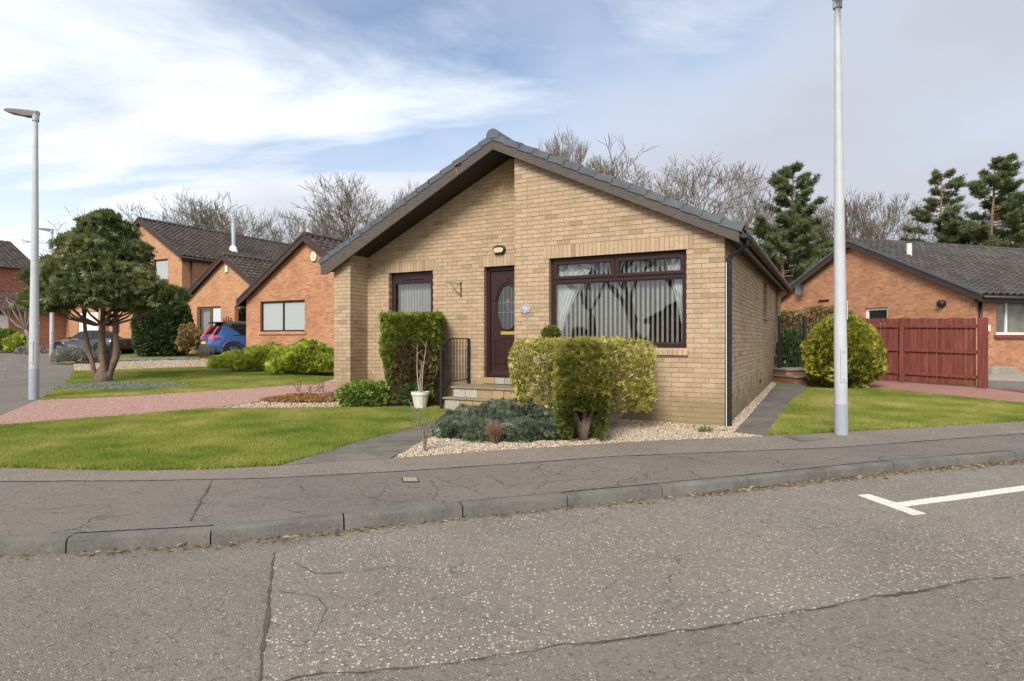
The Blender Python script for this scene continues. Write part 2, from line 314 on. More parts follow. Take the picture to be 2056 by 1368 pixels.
class MB:
    def __init__(s): s.v = []; s.f = []; s.t = []
    def add(s, vs, fs, tone=0.):
        b = len(s.v); s.v += [tuple(p) for p in vs]; s.f += [tuple(i + b for i in f) for f in fs]; s.t += [tone] * len(vs); return s
    def box(s, x0, x1, y0, y1, z0, z1, tone=0., M=None):
        vs = [(x, y, z) for z in (z0, z1) for x, y in ((x0, y0), (x1, y0), (x1, y1), (x0, y1))]
        if M is not None: vs = [tuple(M @ Vector(p)) for p in vs]
        return s.add(vs, [(3, 2, 1, 0), (4, 5, 6, 7), (0, 1, 5, 4), (1, 2, 6, 5), (2, 3, 7, 6), (3, 0, 4, 7)], tone)
    def bar(s, a, b, w, d=None, tone=0., up=(0, 0, 1)):
        a, b = Vector(a), Vector(b); z = (b - a); L = z.length; z.normalize(); u = Vector(up)
        if abs(z.dot(u)) > .98: u = Vector((0, 1, 0))
        x = u.cross(z).normalized(); y = z.cross(x); M = Matrix((x, y, z)).transposed().to_4x4(); M.translation = a
        d = d or w
        return s.box(-w / 2, w / 2, -d / 2, d / 2, 0, L, tone, M)
    def prism(s, pts, axis, a, b, tone=0.):
        """polygon in the plane across `axis`, extruded from a to b. axis x: pts=(y,z); y: (x,z); z: (x,y)"""
        def P(p, q): return {'x': (q, p[0], p[1]), 'y': (p[0], q, p[1]), 'z': (p[0], p[1], q)}[axis]
        n = len(pts); vs = [P(p, a) for p in pts] + [P(p, b) for p in pts]
        return s.add(vs, [tuple(range(n)), tuple(range(2 * n - 1, n - 1, -1))] + [(i, i + n, (i + 1) % n + n, (i + 1) % n) for i in range(n)], tone)
    def tube(s, pts, rad, n=8, tone=0., cap=True):
        pts = [Vector(p) for p in pts]; rad = rad if hasattr(rad, '__len__') else [rad] * len(pts); vs = []; ref = None
        for i, p in enumerate(pts):
            d = (pts[min(i + 1, len(pts) - 1)] - pts[max(i - 1, 0)]).normalized()
            if ref is None or abs(ref.dot(d)) > .95: ref = Vector((0, 0, 1)) if abs(d.z) < .9 else Vector((1, 0, 0))
            x = ref.cross(d).normalized(); y = d.cross(x); ref = y.copy() if abs(d.z) >= .9 else ref
            vs += [p + (x * math.cos(2 * math.pi * k / n) + y * math.sin(2 * math.pi * k / n)) * rad[i] for k in range(n)]
        fs = [(i * n + k, i * n + (k + 1) % n, (i + 1) * n + (k + 1) % n, (i + 1) * n + k) for i in range(len(pts) - 1) for k in range(n)]
        if cap: fs += [tuple(range(n - 1, -1, -1)), tuple(range((len(pts) - 1) * n, len(pts) * n))]
        return s.add(vs, fs, tone)
    def lathe(s, prof, n=20, c=(0, 0, 0), axis='z', tone=0.):
        vs = []
        for r, h in prof:
            for k in range(n):
                a = 2 * math.pi * k / n; p = (r * math.cos(a), r * math.sin(a), h)
                if axis == 'y': p = (p[0], p[2], p[1])
                if axis == 'x': p = (p[2], p[0], p[1])
                vs.append((p[0] + c[0], p[1] + c[1], p[2] + c[2]))
        fs = [(i * n + k, i * n + (k + 1) % n, (i + 1) * n + (k + 1) % n, (i + 1) * n + k) for i in range(len(prof) - 1) for k in range(n)]
        return s.add(vs, fs, tone)
    def build(s, name, mat, parent=None, smooth=None, bevel=0., loc=None, rz=None, kind=None, uv=True):
        me = bpy.data.meshes.new(name); me.from_pydata(s.v, [], s.f)
        if any(s.t):
            a = me.attributes.new('tone', 'FLOAT', 'POINT'); a.data.foreach_set('value', s.t)
        bm = bmesh.new(); bm.from_mesh(me)
        bmesh.ops.recalc_face_normals(bm, faces=bm.faces)
        if bevel: bmesh.ops.bevel(bm, geom=[e for e in bm.edges if len(e.link_faces) == 2 and e.calc_face_angle(0) > .5], offset=bevel, segments=2, profile=.6, affect='EDGES')
        if uv:
            ul = bm.loops.layers.uv.new('UVMap')
            for f in bm.faces:
                n = f.normal; ax = max(range(3), key=lambda i: abs(n[i]))
                for l in f.loops:
                    c = l.vert.co; l[ul].uv = (c.x, c.y) if ax == 2 else ((c.y, c.z) if ax == 0 else (c.x, c.z))
        bm.to_mesh(me); bm.free()
        if smooth is not None:
            me.shade_smooth() if smooth is True else me.set_sharp_from_angle(angle=R(smooth))
            if smooth is not True: me.polygons.foreach_set('use_smooth', [True] * len(me.polygons))
        me.materials.append(MATS[mat] if isinstance(mat, str) else mat)
        o = bpy.data.objects.new(name, me); link(o, parent)
        if loc is not None: o.location = loc
        if rz is not None: o.rotation_euler[2] = rz
        if kind: o['kind'] = kind
        return o

def box_part(name, mat, parent, b, bevel=0., tone=0.): m = MB(); m.box(*b, tone); return m.build(name, mat, parent, bevel=bevel)

def wall_mesh(mb, outer, holes, t, place, tone=0.):
    """a slab of thickness t with a polygonal outline (a, z) and rectangular holes; place(a, depth, z) -> point"""
    loops = [[Vector((a, z, 0)) for a, z in outer]] + [[Vector(p) for p in ((x0, z0, 0), (x0, z1, 0), (x1, z1, 0), (x1, z0, 0))] for x0, x1, z0, z1 in holes]
    tri = tessellate_polygon(loops); pts = [p for l in loops for p in l]; n = len(pts)
    vs = [place(p.x, 0, p.y) for p in pts] + [place(p.x, t, p.y) for p in pts]
    fs = [tuple(f) for f in tri] + [tuple(i + n for i in reversed(f)) for f in tri]; b = 0
    for l in loops:
        k = len(l); fs += [(b + i, b + (i + 1) % k, b + (i + 1) % k + n, b + i + n) for i in range(k)]; b += k
    mb.add(vs, fs, tone)

# ---------------------------------------------------------------- lie of the land
def G(y): return .056 + .011 * y if y < 9 else (.155 + .027 * (y - 9) if y < 40 else .992)
def gp(u, v, dz=0.):
    """the ground point that photo pixel (u, v) shows"""
    k = (v - CY) / FPX; lo, hi = .5, 60.
    for _ in range(50):
        m = (lo + hi) / 2
        if EYE - G(m) - dz - k * m > 0: lo = m
        else: hi = m
    return ((u - CX) / FPX * lo, lo)
def sheet(name, poly, dz, mat, skirt=.06, kind='structure', jitter=0., label=None, parent=None):
    if jitter:
        q = []
        for i, a in enumerate(poly):
            b = poly[(i + 1) % len(poly)]; L = math.dist(a, b); k = max(1, int(L / .12)) if L < 30 else 1
            for j in range(k):
                p = Vector(a[:2]).lerp(Vector(b[:2]), j / k); h = mnoise.noise_vector(Vector((p.x * 4, p.y * 4, 1.))) * jitter
                q.append((p.x + h.x, p.y + h.y))
        poly = q
    bm = bmesh.new(); f = bm.faces.new([bm.verts.new((p[0], p[1], 0)) for p in poly])
    bmesh.ops.triangulate(bm, faces=bm.faces[:])
    for yy in (9., 40.): bmesh.ops.bisect_plane(bm, geom=bm.verts[:] + bm.edges[:] + bm.faces[:], plane_co=(0, yy, 0), plane_no=(0, 1, 0))
    for v in bm.verts: v.co.z = G(v.co.y) + dz
    bmesh.ops.recalc_face_normals(bm, faces=bm.faces)
    if sum(f.normal.z for f in bm.faces) < 0: bmesh.ops.reverse_faces(bm, faces=bm.faces)
    be = [e for e in bm.edges if e.is_boundary]
    if skirt:
        low = {}
        for e in be:
            for v in e.verts:
                if v not in low: low[v] = bm.verts.new(v.co - Vector((0, 0, skirt)))
        for e in be:
            a, b = e.verts; bm.faces.new((a, b, low[b], low[a]))
    me = bpy.data.meshes.new(name); bm.to_mesh(me); bm.free(); me.materials.append(MATS[mat])
    o = link(bpy.data.objects.new(name, me), parent)
    if kind: o['kind'] = kind
    if label: o['label'] = label
    return o
def inside(P, poly):
    x, y = P[:, 0], P[:, 1]; c = np.zeros(len(P), bool); n = len(poly)
    for i in range(n):
        x0, y0 = poly[i][:2]; x1, y1 = poly[(i + 1) % n][:2]
        if y0 == y1: continue
        c ^= ((y0 > y) != (y1 > y)) & (x < (x1 - x0) * (y - y0) / (y1 - y0) + x0)
    return c
def scatter(poly, per_m2, near_bias=True):
    xs = [p[0] for p in poly]; ys = [p[1] for p in poly]
    n = int((max(xs) - min(xs)) * (max(ys) - min(ys)) * per_m2)
    P = np.stack([rng.uniform(min(xs), max(xs), n), rng.uniform(min(ys), max(ys), n)], 1)
    return P[inside(P, poly)]
GV = np.vectorize(G)
def grass(name, poly, dz, per_m2, h, label, mat='grass_blade', kind='stuff'):
    P = scatter(poly, per_m2); n = len(P)
    bv = []; bf = []
    for i in range(4):
        a = i * 1.7 + .3; r = .012; cx, cy = r * math.cos(a * 2.3), r * math.sin(a * 2.3); lx, ly = math.cos(a), math.sin(a); w = .0035
        b = len(bv); bv += [(cx - ly * w, cy + lx * w, -.005), (cx + ly * w, cy - lx * w, -.005), (cx + lx * .55 * (.6 + .25 * i), cy + ly * .55 * (.6 + .25 * i), .8 + .1 * i)]
        bf.append((b, b + 1, b + 2))
    bv = np.array(bv, np.float32); bv[:, 2] *= h; bv[2::3, :2] = bv[2::3, :2] * h
    sc = rng.uniform(.6, 1.3, n); M = basis(np.stack([rng.normal(0, .15, n), rng.normal(0, .15, n), np.ones(n)], 1)) * sc[:, None, None]
    L = np.stack([P[:, 0], P[:, 1], GV(P[:, 1]) + dz], 1)
    V, F = instances(bv, np.array(bf), M, L)
    o = mesh_np(name, V, F, mat, tone=np.repeat(rng.uniform(0, 1, n), len(bv))); tag(o, label, 'grass', kind=kind); return o
ICO_V = np.array([(0, 0, 1), (.94, 0, .35), (-.3, .9, .3), (-.75, -.5, .3), (.35, -.85, .2), (0, .1, -.7)], np.float32)
ICO_F = np.array([(0, 1, 2), (0, 2, 3), (0, 3, 4), (0, 4, 1), (5, 2, 1), (5, 3, 2), (5, 4, 3), (5, 1, 4)])
def stones(name, poly, dz, per_m2, size, mat, label, flat=.6, cat='gravel', P=None):
    P = scatter(poly, per_m2) if P is None else P; n = len(P); s = size * rng.uniform(.55, 1.25, n)
    M = basis(np.stack([rng.normal(0, .35, n), rng.normal(0, .35, n), np.ones(n)], 1))
    S = np.stack([s, s * rng.uniform(.55, 1., n), s * flat], 1); M = M * S[:, None, :]
    L = np.stack([P[:, 0], P[:, 1], GV(P[:, 1]) + dz + s * .15], 1)
    V, F = instances(ICO_V, ICO_F, M, L); o = mesh_np(name, V, F, mat, tone=np.repeat(rng.uniform(0, 1, n), 6))
    return tag(o, label, cat, kind='stuff')

# ---------------------------------------------------------------- foliage helpers
def spray_fan(n=6, spread=1.0, w=.13):
    bv = []; bf = []
    for i in range(n):
        a = (i / (n - 1) - .5) * 2 * spread if n > 1 else 0; t = .35 * math.sin(i * 2.1)
        d = Vector((math.sin(a), t * .6, math.cos(a))).normalized(); sd = Vector((math.cos(a), 0, -math.sin(a))) * w
        b = len(bv); m = d * .55; bv += [(0, 0, 0), tuple(m - sd), tuple(d), tuple(m + sd)]; bf.append((b, b + 1, b + 2, b + 3))
    return np.array(bv, np.float32), np.array(bf)
def leaf_base(): return np.array([(0, 0, 0), (-.32, .08, .5), (0, 0, 1.), (.32, .08, .5)], np.float32), np.array([(0, 1, 2, 3)])
def leaf_pair():
    v, f = leaf_base(); v2 = v.copy(); c, s = math.cos(1.9), math.sin(1.9); v2[:, 0], v2[:, 2] = v[:, 0] * c + v[:, 2] * s, -v[:, 0] * s + v[:, 2] * c; v2[:, 1] += .1
    v3 = v.copy(); v3[:, 0], v3[:, 2] = v[:, 0] * c - v[:, 2] * s, v[:, 0] * s + v[:, 2] * c; v3[:, 1] -= .1
    return np.concatenate([v, v2, v3]), np.concatenate([f, f + 4, f + 8])
def tuft(n=9, w=.05):
    bv = []; bf = []
    for i in range(n):
        a = i * 2.4; e = .25 + .65 * ((i * .618) % 1); d = Vector((math.cos(a) * e, math.sin(a) * e, 1 - .4 * e)).normalized(); sd = d.cross(Vector((0, 0, 1))).normalized() * w
        b = len(bv); bv += [tuple(-sd), tuple(sd), tuple(d)]; bf.append((b, b + 1, b + 2))
    return np.array(bv, np.float32), np.array(bf)
def lump(d, amp, fq, seed):
    r = np.zeros(len(d)); g = np.random.default_rng(seed)
    for k in range(7):
        w = g.normal(0, 1, 3); w = w / np.linalg.norm(w) * fq * (1 + .35 * k); r += np.sin(d @ w + g.uniform(0, 6.28)) / (1 + .3 * k)
    return 1 + amp * r / 2.6
def shell(n, radii, p=2., amp=.08, fq=4., seed=1, depth=.35, low=-1.):
    """points through the outer part of a lumpy rounded solid, with outward normals"""
    d = rng.normal(0, 1, (int(n * 1.6), 3)); d /= np.linalg.norm(d, axis=1, keepdims=True)
    d = d[d[:, 2] > low][:n]; r = np.asarray(radii)
    s = 1 / (np.sum(np.abs(d / r) ** p, axis=1)) ** (1 / p) * lump(d, amp, fq, seed)
    P = d * s[:, None]; N = np.sign(d) * np.abs(P / r) ** (p - 1) / r; N /= np.linalg.norm(N, axis=1, keepdims=True) + 1e-9
    k = 1 - depth * rng.uniform(0, 1, len(d)) ** 1.6
    return P * k[:, None], N, k
def foliage(name, mat, parent, P, N, base, size, up=.3, rand=.5, tone=None, svar=.35):
    bv, bf = base; n = len(P); D = N + np.array([[0, 0, up]]) + rng.normal(0, rand, (n, 3))
    M = basis(D) * (size * rng.uniform(1 - svar, 1 + svar, n))[:, None, None]
    V, F = instances(bv, bf, M, P.astype(np.float32)); t = rng.uniform(0, 1, n) if tone is None else tone
    return mesh_np(name, V, F, mat, parent, tone=np.repeat(t, len(bv)))
def twigs(name, mat, parent, roots, n=14, h=.5, spread=.4, r=.008, split=2, sides=4):
    m = MB()
    for i in range(n):
        a = random.uniform(0, 6.28); e = random.uniform(.1, 1.) * spread; p = Vector(roots) + Vector((math.cos(a), math.sin(a), 0)) * random.uniform(0, r * 4)
        tip = p + Vector((math.cos(a) * e, math.sin(a) * e, h * random.uniform(.7, 1.05))); mid = p.lerp(tip, .5) + Vector((random.uniform(-1, 1), random.uniform(-1, 1), .6)) * .08 * h
        m.tube([p, mid, tip], [r, r * .7, r * .25], sides)
        for j in range(split):
            q = mid.lerp(tip, random.uniform(0, .6)); b = random.uniform(0, 6.28)
            m.tube([q, q + Vector((math.cos(b) * .25, math.sin(b) * .25, .45)) * h * random.uniform(.4, .8)], [r * .5, r * .2], 3)
    return m.build(name, mat, parent, uv=False)
class Segs:
    """branches as tapered prisms, gathered in bulk"""
    def __init__(s): s.a = []; s.b = []; s.ra = []; s.rb = []
    def add(s, a, b, ra, rb): s.a.append(a); s.b.append(b); s.ra.append(ra); s.rb.append(rb)
    def build(s, name, mat, parent, n=4):
        A = np.array(s.a, np.float32); B = np.array(s.b, np.float32); M = basis(B - A, np.zeros(len(A)))
        ang = np.arange(n) * 2 * np.pi / n; ring = np.cos(ang)[None, :, None] * M[:, None, :, 0] + np.sin(ang)[None, :, None] * M[:, None, :, 1]
        V = np.concatenate([A[:, None] + ring * np.array(s.ra)[:, None, None], B[:, None] + ring * np.array(s.rb)[:, None, None]], 1)
        bf = np.array([(k, (k + 1) % n, n + (k + 1) % n, n + k) for k in range(n)]); F = bf[None] + (np.arange(len(A)) * 2 * n)[:, None, None]
        return mesh_np(name, V.reshape(-1, 3), F.reshape(-1, 4), mat, parent, smooth=True)

# ================================================================ SETTING: roads, pavements, gardens
ROAD = -.103
KERB = [(-23.5, 27.8), (-20.6, 25.6), (-19.0, 24.0), (-18.6, 22.7), (-17.6, 21.0), (-14.4, 17.1), (-12.4, 14.4), (-10.6, 11.2), (-9.3, 8.8), (-8.5, 7.4), (-7.9, 6.5), (-7.3, 5.7), (-6.6, 4.98), (-5.85, 4.45), (-5.05, 4.12), (-4.2, 4.0), (-3.42, 4.06),
        (-3.02, 4.105), (-2.123, 4.274), (-1.264, 4.575), (-.393, 4.894), (.4814, 5.198), (1.368, 5.507), (2.282, 5.837), (3.204, 6.186), (4.117, 6.531), (5.01, 6.809), (5.888, 7.084), (6.78, 7.35), (7.68, 7.6), (8.6, 7.84), (9.5, 8.06), (10.4, 8.27), (16., 9.5)]
sheet('road', [(-70, -30), (70, -30), (70, 12), (10, 12), (-5, 9), (-9, 18), (-12, 30), (-70, 42)], ROAD, 'road_asphalt', 0)
sheet('ground', [(-420, -60), (420, -60), (420, 900), (-420, 900)], -.16, 'turf', 0)
def P(*px, dz=0.): return [gp(u, v, dz) for u, v in px]
back = P((2400, 824), (2056, 846), (1700, 868), (1540, 876), (1300, 886), (1000, 905), (790, 921), (570, 936), (440, 943), (300, 946), (150, 945), (0, 940)) + [(-6.6, 7.05), (-7.6, 7.95), (-8.3, 8.95), (-8.45, 9.6)] + P((0, 836), (78, 804), (120, 780), (150, 746), (148, 731), (115, 729), (100, 714), (0, 702)) + [(-48, 42)]
def inset(pts, d_):
    out = []
    for i, p in enumerate(pts):
        a, b = Vector(pts[max(i - 1, 0)]), Vector(pts[min(i + 1, len(pts) - 1)]); t_ = (b - a).normalized(); out.append((p[0] - t_.y * d_, p[1] + t_.x * d_))
    return out
sheet('pavement', inset(KERB, .128)[::-1] + [(-45, 31)] + back[::-1], 0., 'pavement_asphalt', 0)
mf = P((2400, 850), (2056, 871), (1688, 899), (1240, 917), (1000, 934), (790, 948), (540, 961), (300, 966), (0, 968))
sheet('pavement_margin', back[:12] + mf[::-1], .005, 'pavement_margin', .0, jitter=.02)
# resurfaced stretch of the carriageway, rich in white chippings
d = ROAD
sheet('road_patch', P((551, 1112), (541, 1200), (530, 1290), (523, 1380), (597, 1366), (860, 1340), (1240, 1288), (1530, 1244), (1859, 1183), (2056, 1155), (2500, 1090), dz=d) + [(12, 8.0)] + [(x, y - .06) for x, y in KERB[-8:18:-1]], ROAD + .005, 'road_chipped', .006, jitter=.025)
def ribbon(name, pts, w, dz, mat, wob=.03, fq=3.):
    l = [Vector((*p, 0)) for p in pts]; L_ = kerb_run(l); n = int(L_[-1] / .025); q = []
    for i in range(n + 1):
        p = along(l, L_, L_[-1] * i / n); p2 = along(l, L_, min(L_[-1], L_[-1] * i / n + .05)); p1 = along(l, L_, max(0, L_[-1] * i / n - .05)); t_ = (p2 - p1).normalized(); nn = Vector((-t_.y, t_.x, 0))
        o_ = mnoise.fractal(Vector((p.x * fq, p.y * fq, 5.)), 1., 2., 4) * wob; ww = w * max(.05, .25 + 1.9 * abs(mnoise.fractal(Vector((p.x * 5, p.y * 5, 2.)), 1., 2., 3)) + .7 * mnoise.noise(Vector((p.x * 1.3, p.y * 1.3, 8.))))
        q.append((p + nn * (o_ - ww / 2), p + nn * (o_ + ww / 2)))
    vs = [(v.x, v.y, G(v.y) + dz) for a_, b_ in q for v in (a_, b_)]
    m = MB(); m.add(vs, [(2 * i, 2 * i + 1, 2 * i + 3, 2 * i + 2) for i in range(n)]); o = m.build(name, mat, None, uv=False); o['kind'] = 'structure'; return o
def kerb_run(pts):
    L = [0.]
    for a, b in zip(pts, pts[1:]): L.append(L[-1] + (b - a).length)
    return L
def along(pts, L, s):
    for i in range(len(pts) - 1):
        if s <= L[i + 1] or i == len(pts) - 2: return pts[i].lerp(pts[i + 1], (s - L[i]) / (L[i + 1] - L[i]))
ribbon('road_joint', P((551, 1112), (541, 1200), (530, 1290), (522, 1385), dz=d), .017, ROAD + .009, 'tar', .012)
ribbon('road_joint', P((560, 1374), (597, 1366), (860, 1340), (1240, 1288), (1530, 1244), (1859, 1183), (2056, 1155), (2300, 1120), dz=d), .013, ROAD + .009, 'tar', .035)
ribbon('road_crack', P((590, 1132), (640, 1155), (700, 1150), (790, 1138), (860, 1150), dz=d), .005, ROAD + .009, 'tar', .03); ribbon('road_crack', P((600, 1300), (640, 1270), (655, 1225), (640, 1200), (560, 1190), dz=d), .005, ROAD + .009, 'tar', .03)
ribbon('pavement_joint', P((0, 968), (300, 966), (540, 961), (790, 948), (1000, 934), (1240, 917), (1688, 899), (2056, 871)), .007, .008, 'tar', .012)
ribbon('pavement_joint', P((428, 964), (408, 1000), (380, 1048)), .012, .006, 'tar', .02)
for k_, px_ in enumerate([((500, 1000), (560, 1003), (640, 1012), (720, 1004), (800, 1010), (900, 992)), ((600, 975), (620, 995), (606, 1010)), ((720, 980), (735, 1000), (760, 1012)), ((860, 965), (880, 985), (870, 1005)), ((980, 955), (1010, 975), (1100, 968), (1200, 960)), ((1080, 938), (1100, 960), (1085, 985)), ((1280, 930), (1300, 950), (1290, 968)), ((1180, 935), (1195, 955), (1250, 962), (1330, 948))]): ribbon('pavement_crack', P(*px_), .006, .006, 'tar', .05, 5.)
# kerb stones, each its own
kerb = thing('kerb', 'grey granite kerb stones edging the pavement', 'kerb'); kerb['kind'] = 'structure'
kerb.pop('category', None)
kp = [Vector((x, y, 0)) for x, y in KERB]
KL = kerb_run(kp)
joints = [a for a in KL[16:33]]; joints = [KL[16] - .915 * k for k in range(int(KL[16] / .915), 0, -1)] + KL[17:33]
for s0, s1 in zip(joints, joints[1:]):
    if s1 - s0 < .3: continue
    a, b = along(kp, KL, s0 + .006), along(kp, KL, s1 - .006)
    t = (b - a).normalized(); nrm = Vector((-t.y, t.x, 0)); L = (b - a).length
    mb = MB(); zr = random.uniform(-.004, .006)
    prof = [(0, -.14), (.012, 0.068), (.020, .090), (.04, .100), (.125, .103), (.13, -.14)]
    k = len(prof); vs = []
    for e, q in ((0, a), (1, b)):
        for o_, z in prof: vs.append(tuple(q + nrm * o_ + Vector((0, 0, G(q.y) - .103 + z + zr))))
    mb.add(vs, [tuple(range(k)), tuple(range(2 * k - 1, k - 1, -1))] + [(i, i + k, (i + 1) % k + k, (i + 1) % k) for i in range(k)], random.random())
    mb.build('kerb_stone', 'kerb_stone', kerb, smooth=35)
# parking bay marking
def marking(name, px, ext=None):
    pts = P(*px, dz=ROAD + .01); return sheet(name, pts, ROAD + .010, 'white_paint', .004, jitter=.008)
marking('bay_marking', [(1721, 994), (1744, 992), (1799, 1009), (2056, 975), (2300, 943), (2300, 951), (2056, 985), (1817, 1017), (1859, 1031), (1833, 1034)])
# metal and stone covers let into the pavement
def cover(name, px, mat, label):
    t = thing(name, label, 'cover'); q = [Vector((*gp(u, v), 0)) for u, v in px]; c = sum(q, Vector()) / 4
    mb = MB(); fr = MB()
    for m, k, z0, z1 in ((fr, 1., -.02, .009), (mb, .86, -.02, .013)):
        pts = [c + (p - c) * k for p in q]; m.add([(p.x, p.y, G(p.y) + z0) for p in pts] + [(p.x, p.y, G(p.y) + z1) for p in pts], [(0, 1, 2, 3), (4, 5, 6, 7), (0, 1, 5, 4), (1, 2, 6, 5), (2, 3, 7, 6), (3, 0, 4, 7)])
    fr.build('frame', 'black_iron' if mat != 'paving_slab' else 'kerb_stone', t); mb.build('lid', mat, t); return t
cover('valve_cover', [(808, 969), (842, 969), (838, 961), (806, 961)], 'edging_slab', 'small rusty valve cover set in the cracked pavement')
cover('manhole_cover', [(1608, 889), (1662, 884), (1630, 872), (1572, 877)], 'paving_slab', 'grey stone chamber lid in the pavement beside the lamp post')

LAWN = P((0, 938), (150, 943), (300, 944), (440, 941), (570, 932), (640, 912), (700, 893), (800, 866), (870, 846), (908, 829), (888, 819), (700, 820), (560, 822), (410, 823), (200, 841), (0, 857)) + [(-8.15, 9.0), (-7.5, 8.0), (-6.5, 7.1)]
LAWN2 = P((85, 804), (250, 797), (640, 771), (668, 760), (405, 738), (150, 747), (140, 765))
LAWNR = P((1547, 874), (1700, 866), (2056, 846), (2500, 820), (2500, 838 - 20), (2056, 812), (1900, 796), (1770, 783), (1632, 783), (1600, 800), (1570, 835))
LAWNC = P((150, 729), (400, 722), (396, 708), (205, 703))
sheet('garden_ground', back[:12] + [(-6.6, 7.05), (-7.6, 7.95), (-8.3, 8.95)] + P((0, 836), (78, 804), (150, 746), (148, 731), (100, 714)) + [(-60, 60), (60, 60), (60, 12)], -.012, 'turf', .12)
for nm, poly in (('lawn', LAWN), ('lawn', LAWN2), ('lawn', LAWNR), ('lawn', LAWNC)): sheet(nm, poly, .012, 'turf', .05, jitter=.025)
grass('grass', LAWN, .012, 2600, .030, 'short yellow-green grass of the front lawn by the pavement')
grass('grass', LAWN2, .012, 1100, .040, 'short green grass between the red drive and the pale drive')
grass('grass', LAWNR, .012, 2200, .030, 'short green grass around the tall lamp post by the side path')
grass('grass', LAWNC, .012, 700, .06, 'bright green grass strip in front of the dark sports car')
def edge_tufts(poly, label, per_m, h):
    q = []
    for i, a in enumerate(poly):
        b = poly[(i + 1) % len(poly)]; n = int(math.dist(a, b) * per_m)
        for _ in range(n): f = random.random(); q.append((a[0] + (b[0] - a[0]) * f + random.gauss(0, .022), a[1] + (b[1] - a[1]) * f + random.gauss(0, .022)))
    A = np.array(q); n = len(A); v = np.array([(-.10, 0, -.1), (.10, 0, -.1), (0, .25, 1.)], np.float32)
    V, F = instances(v, np.array([(0, 1, 2)]), basis(np.stack([rng.normal(0, .5, n), rng.normal(0, .5, n), np.ones(n)], 1)) * (h * rng.uniform(.4, 1.3, n))[:, None, None], np.stack([A[:, 0], A[:, 1], GV(A[:, 1]) + .005], 1))
    tag(mesh_np('grass_fringe', V, F, 'grass_blade', tone=np.repeat(rng.uniform(0, 1, n), 3)), label, 'grass', kind='stuff')
edge_tufts(LAWN, 'ragged grass fringe round the front lawn', 420, .045); edge_tufts(LAWNR, 'ragged grass fringe round the lawn by the tall lamp post', 420, .045); edge_tufts(LAWN2, 'ragged grass fringe round the lawn with the yew', 220, .05)
# drives
DRIVE = P((0, 836), (78, 804), (250, 795), (640, 769), (690, 757), (760, 757), (672, 787), (560, 801), (410, 822), (200, 841), (0, 857)) + [(-8.2, 9.1)]
sheet('red_drive', DRIVE, .006, 'red_gravel_bed', .06)
stones('red_gravel', DRIVE, .004, 1500, .013, 'red_gravel', 'loose red gravel covering the driveway')
PALE = P((150, 746), (405, 738), (420, 737), (420, 720), (148, 731))
sheet('pale_drive', PALE, .008, 'pale_gravel_bed', .06)
stones('pale_drive_gravel', PALE, .008, 260, .028, 'pale_gravel', 'pale pink gravel of the drive behind the yew tree')
sheet('far_paving', P((0, 703), (100, 714), (215, 703), (300, 700), (0, 697)), .006, 'block_paving', .04)
BLOCK = P((1636, 776), (1770, 783), (1900, 796), (2056, 812), (2500, 842 - 10), (2500, 812), (2056, 790), (1975, 779), (1760, 760), (1640, 760))
sheet('block_paving', BLOCK, .006, 'block_paving', .05)
sheet('neighbour_drive', P((1975, 781), (2500, 818), (2500, 778), (2056, 766), (1975, 764)), .003, 'pavement_asphalt', .04)
sheet('neighbour_apron', P((1975, 764), (2500, 778), (2500, 752), (1975, 748)), .008, 'edging_slab', .04)
# slabs edging the red drive
ed = thing('drive_edging', 'row of pale concrete slabs edging the red drive', 'edging'); a, b = Vector((*gp(228, 798), 0)), Vector((*gp(660, 768.5), 0)); n = int((b - a).length / .62)
t = (b - a).normalized(); nr = Vector((-t.y, t.x, 0))
for i in range(n):
    q0, q1 = a + t * (i * .62 + .008), a + t * (i * .62 + .612); w = .27; z = random.uniform(.012, .02)
    mb = MB(); pts = [q0, q1, q1 + nr * w, q0 + nr * w]
    mb.add([(p.x, p.y, G(p.y) - .04) for p in pts] + [(p.x, p.y, G(p.y) + z) for p in pts], [(0, 1, 2, 3), (4, 5, 6, 7), (0, 1, 5, 4), (1, 2, 6, 5), (2, 3, 7, 6), (3, 0, 4, 7)], random.random())
    mb.build('slab', 'edging_slab', ed)
# slab paths
def slab_path(name, left, right, step, mat, dz=.008, sub=1, label=None):
    root = bpy.data.objects.new(name, None); link(root); root['kind'] = 'structure'
    if label: root['label'] = label
    l = [Vector((*p, 0)) for p in left]; r = [Vector((*p, 0)) for p in right]; LL, LR = kerb_run(l), kerb_run(r); n = max(1, round((LL[-1] + LR[-1]) / 2 / step))
    for i in range(n):
        for j in range(sub):
            f0, f1 = i / n, (i + 1) / n; g0, g1 = j / sub, (j + 1) / sub
            A = lambda f, g: along(l, LL, f * LL[-1]).lerp(along(r, LR, f * LR[-1]), g)
            q = [A(f0, g0), A(f0, g1), A(f1, g1), A(f1, g0)]; c = sum(q, Vector()) / 4; q = [p + (c - p).normalized() * .007 for p in q]
            z = dz + random.uniform(-.003, .004); tz = random.uniform(-.003, .003); mb = MB()
            mb.add([(p.x, p.y, G(p.y) - .05) for p in q] + [(p.x, p.y, G(p.y) + z + (tz if k < 2 else -tz)) for k, p in enumerate(q)], [(0, 1, 2, 3), (4, 5, 6, 7), (0, 1, 5, 4), (1, 2, 6, 5), (2, 3, 7, 6), (3, 0, 4, 7)], random.random())
            mb.build('slab', mat, root)
    return root
slab_path('front_path', P((566, 936), (640, 912), (700, 893), (800, 866), (870, 846), (905, 829), (886, 818)), P((785, 921), (815, 908), (850, 886), (900, 865), (960, 850), (1015, 832), (1040, 817)), .46, 'paving_slab')
slab_path('side_path', P((1473, 869), (1558, 772)), P((1546, 874), (1624, 771)), .62, 'paving_slab')
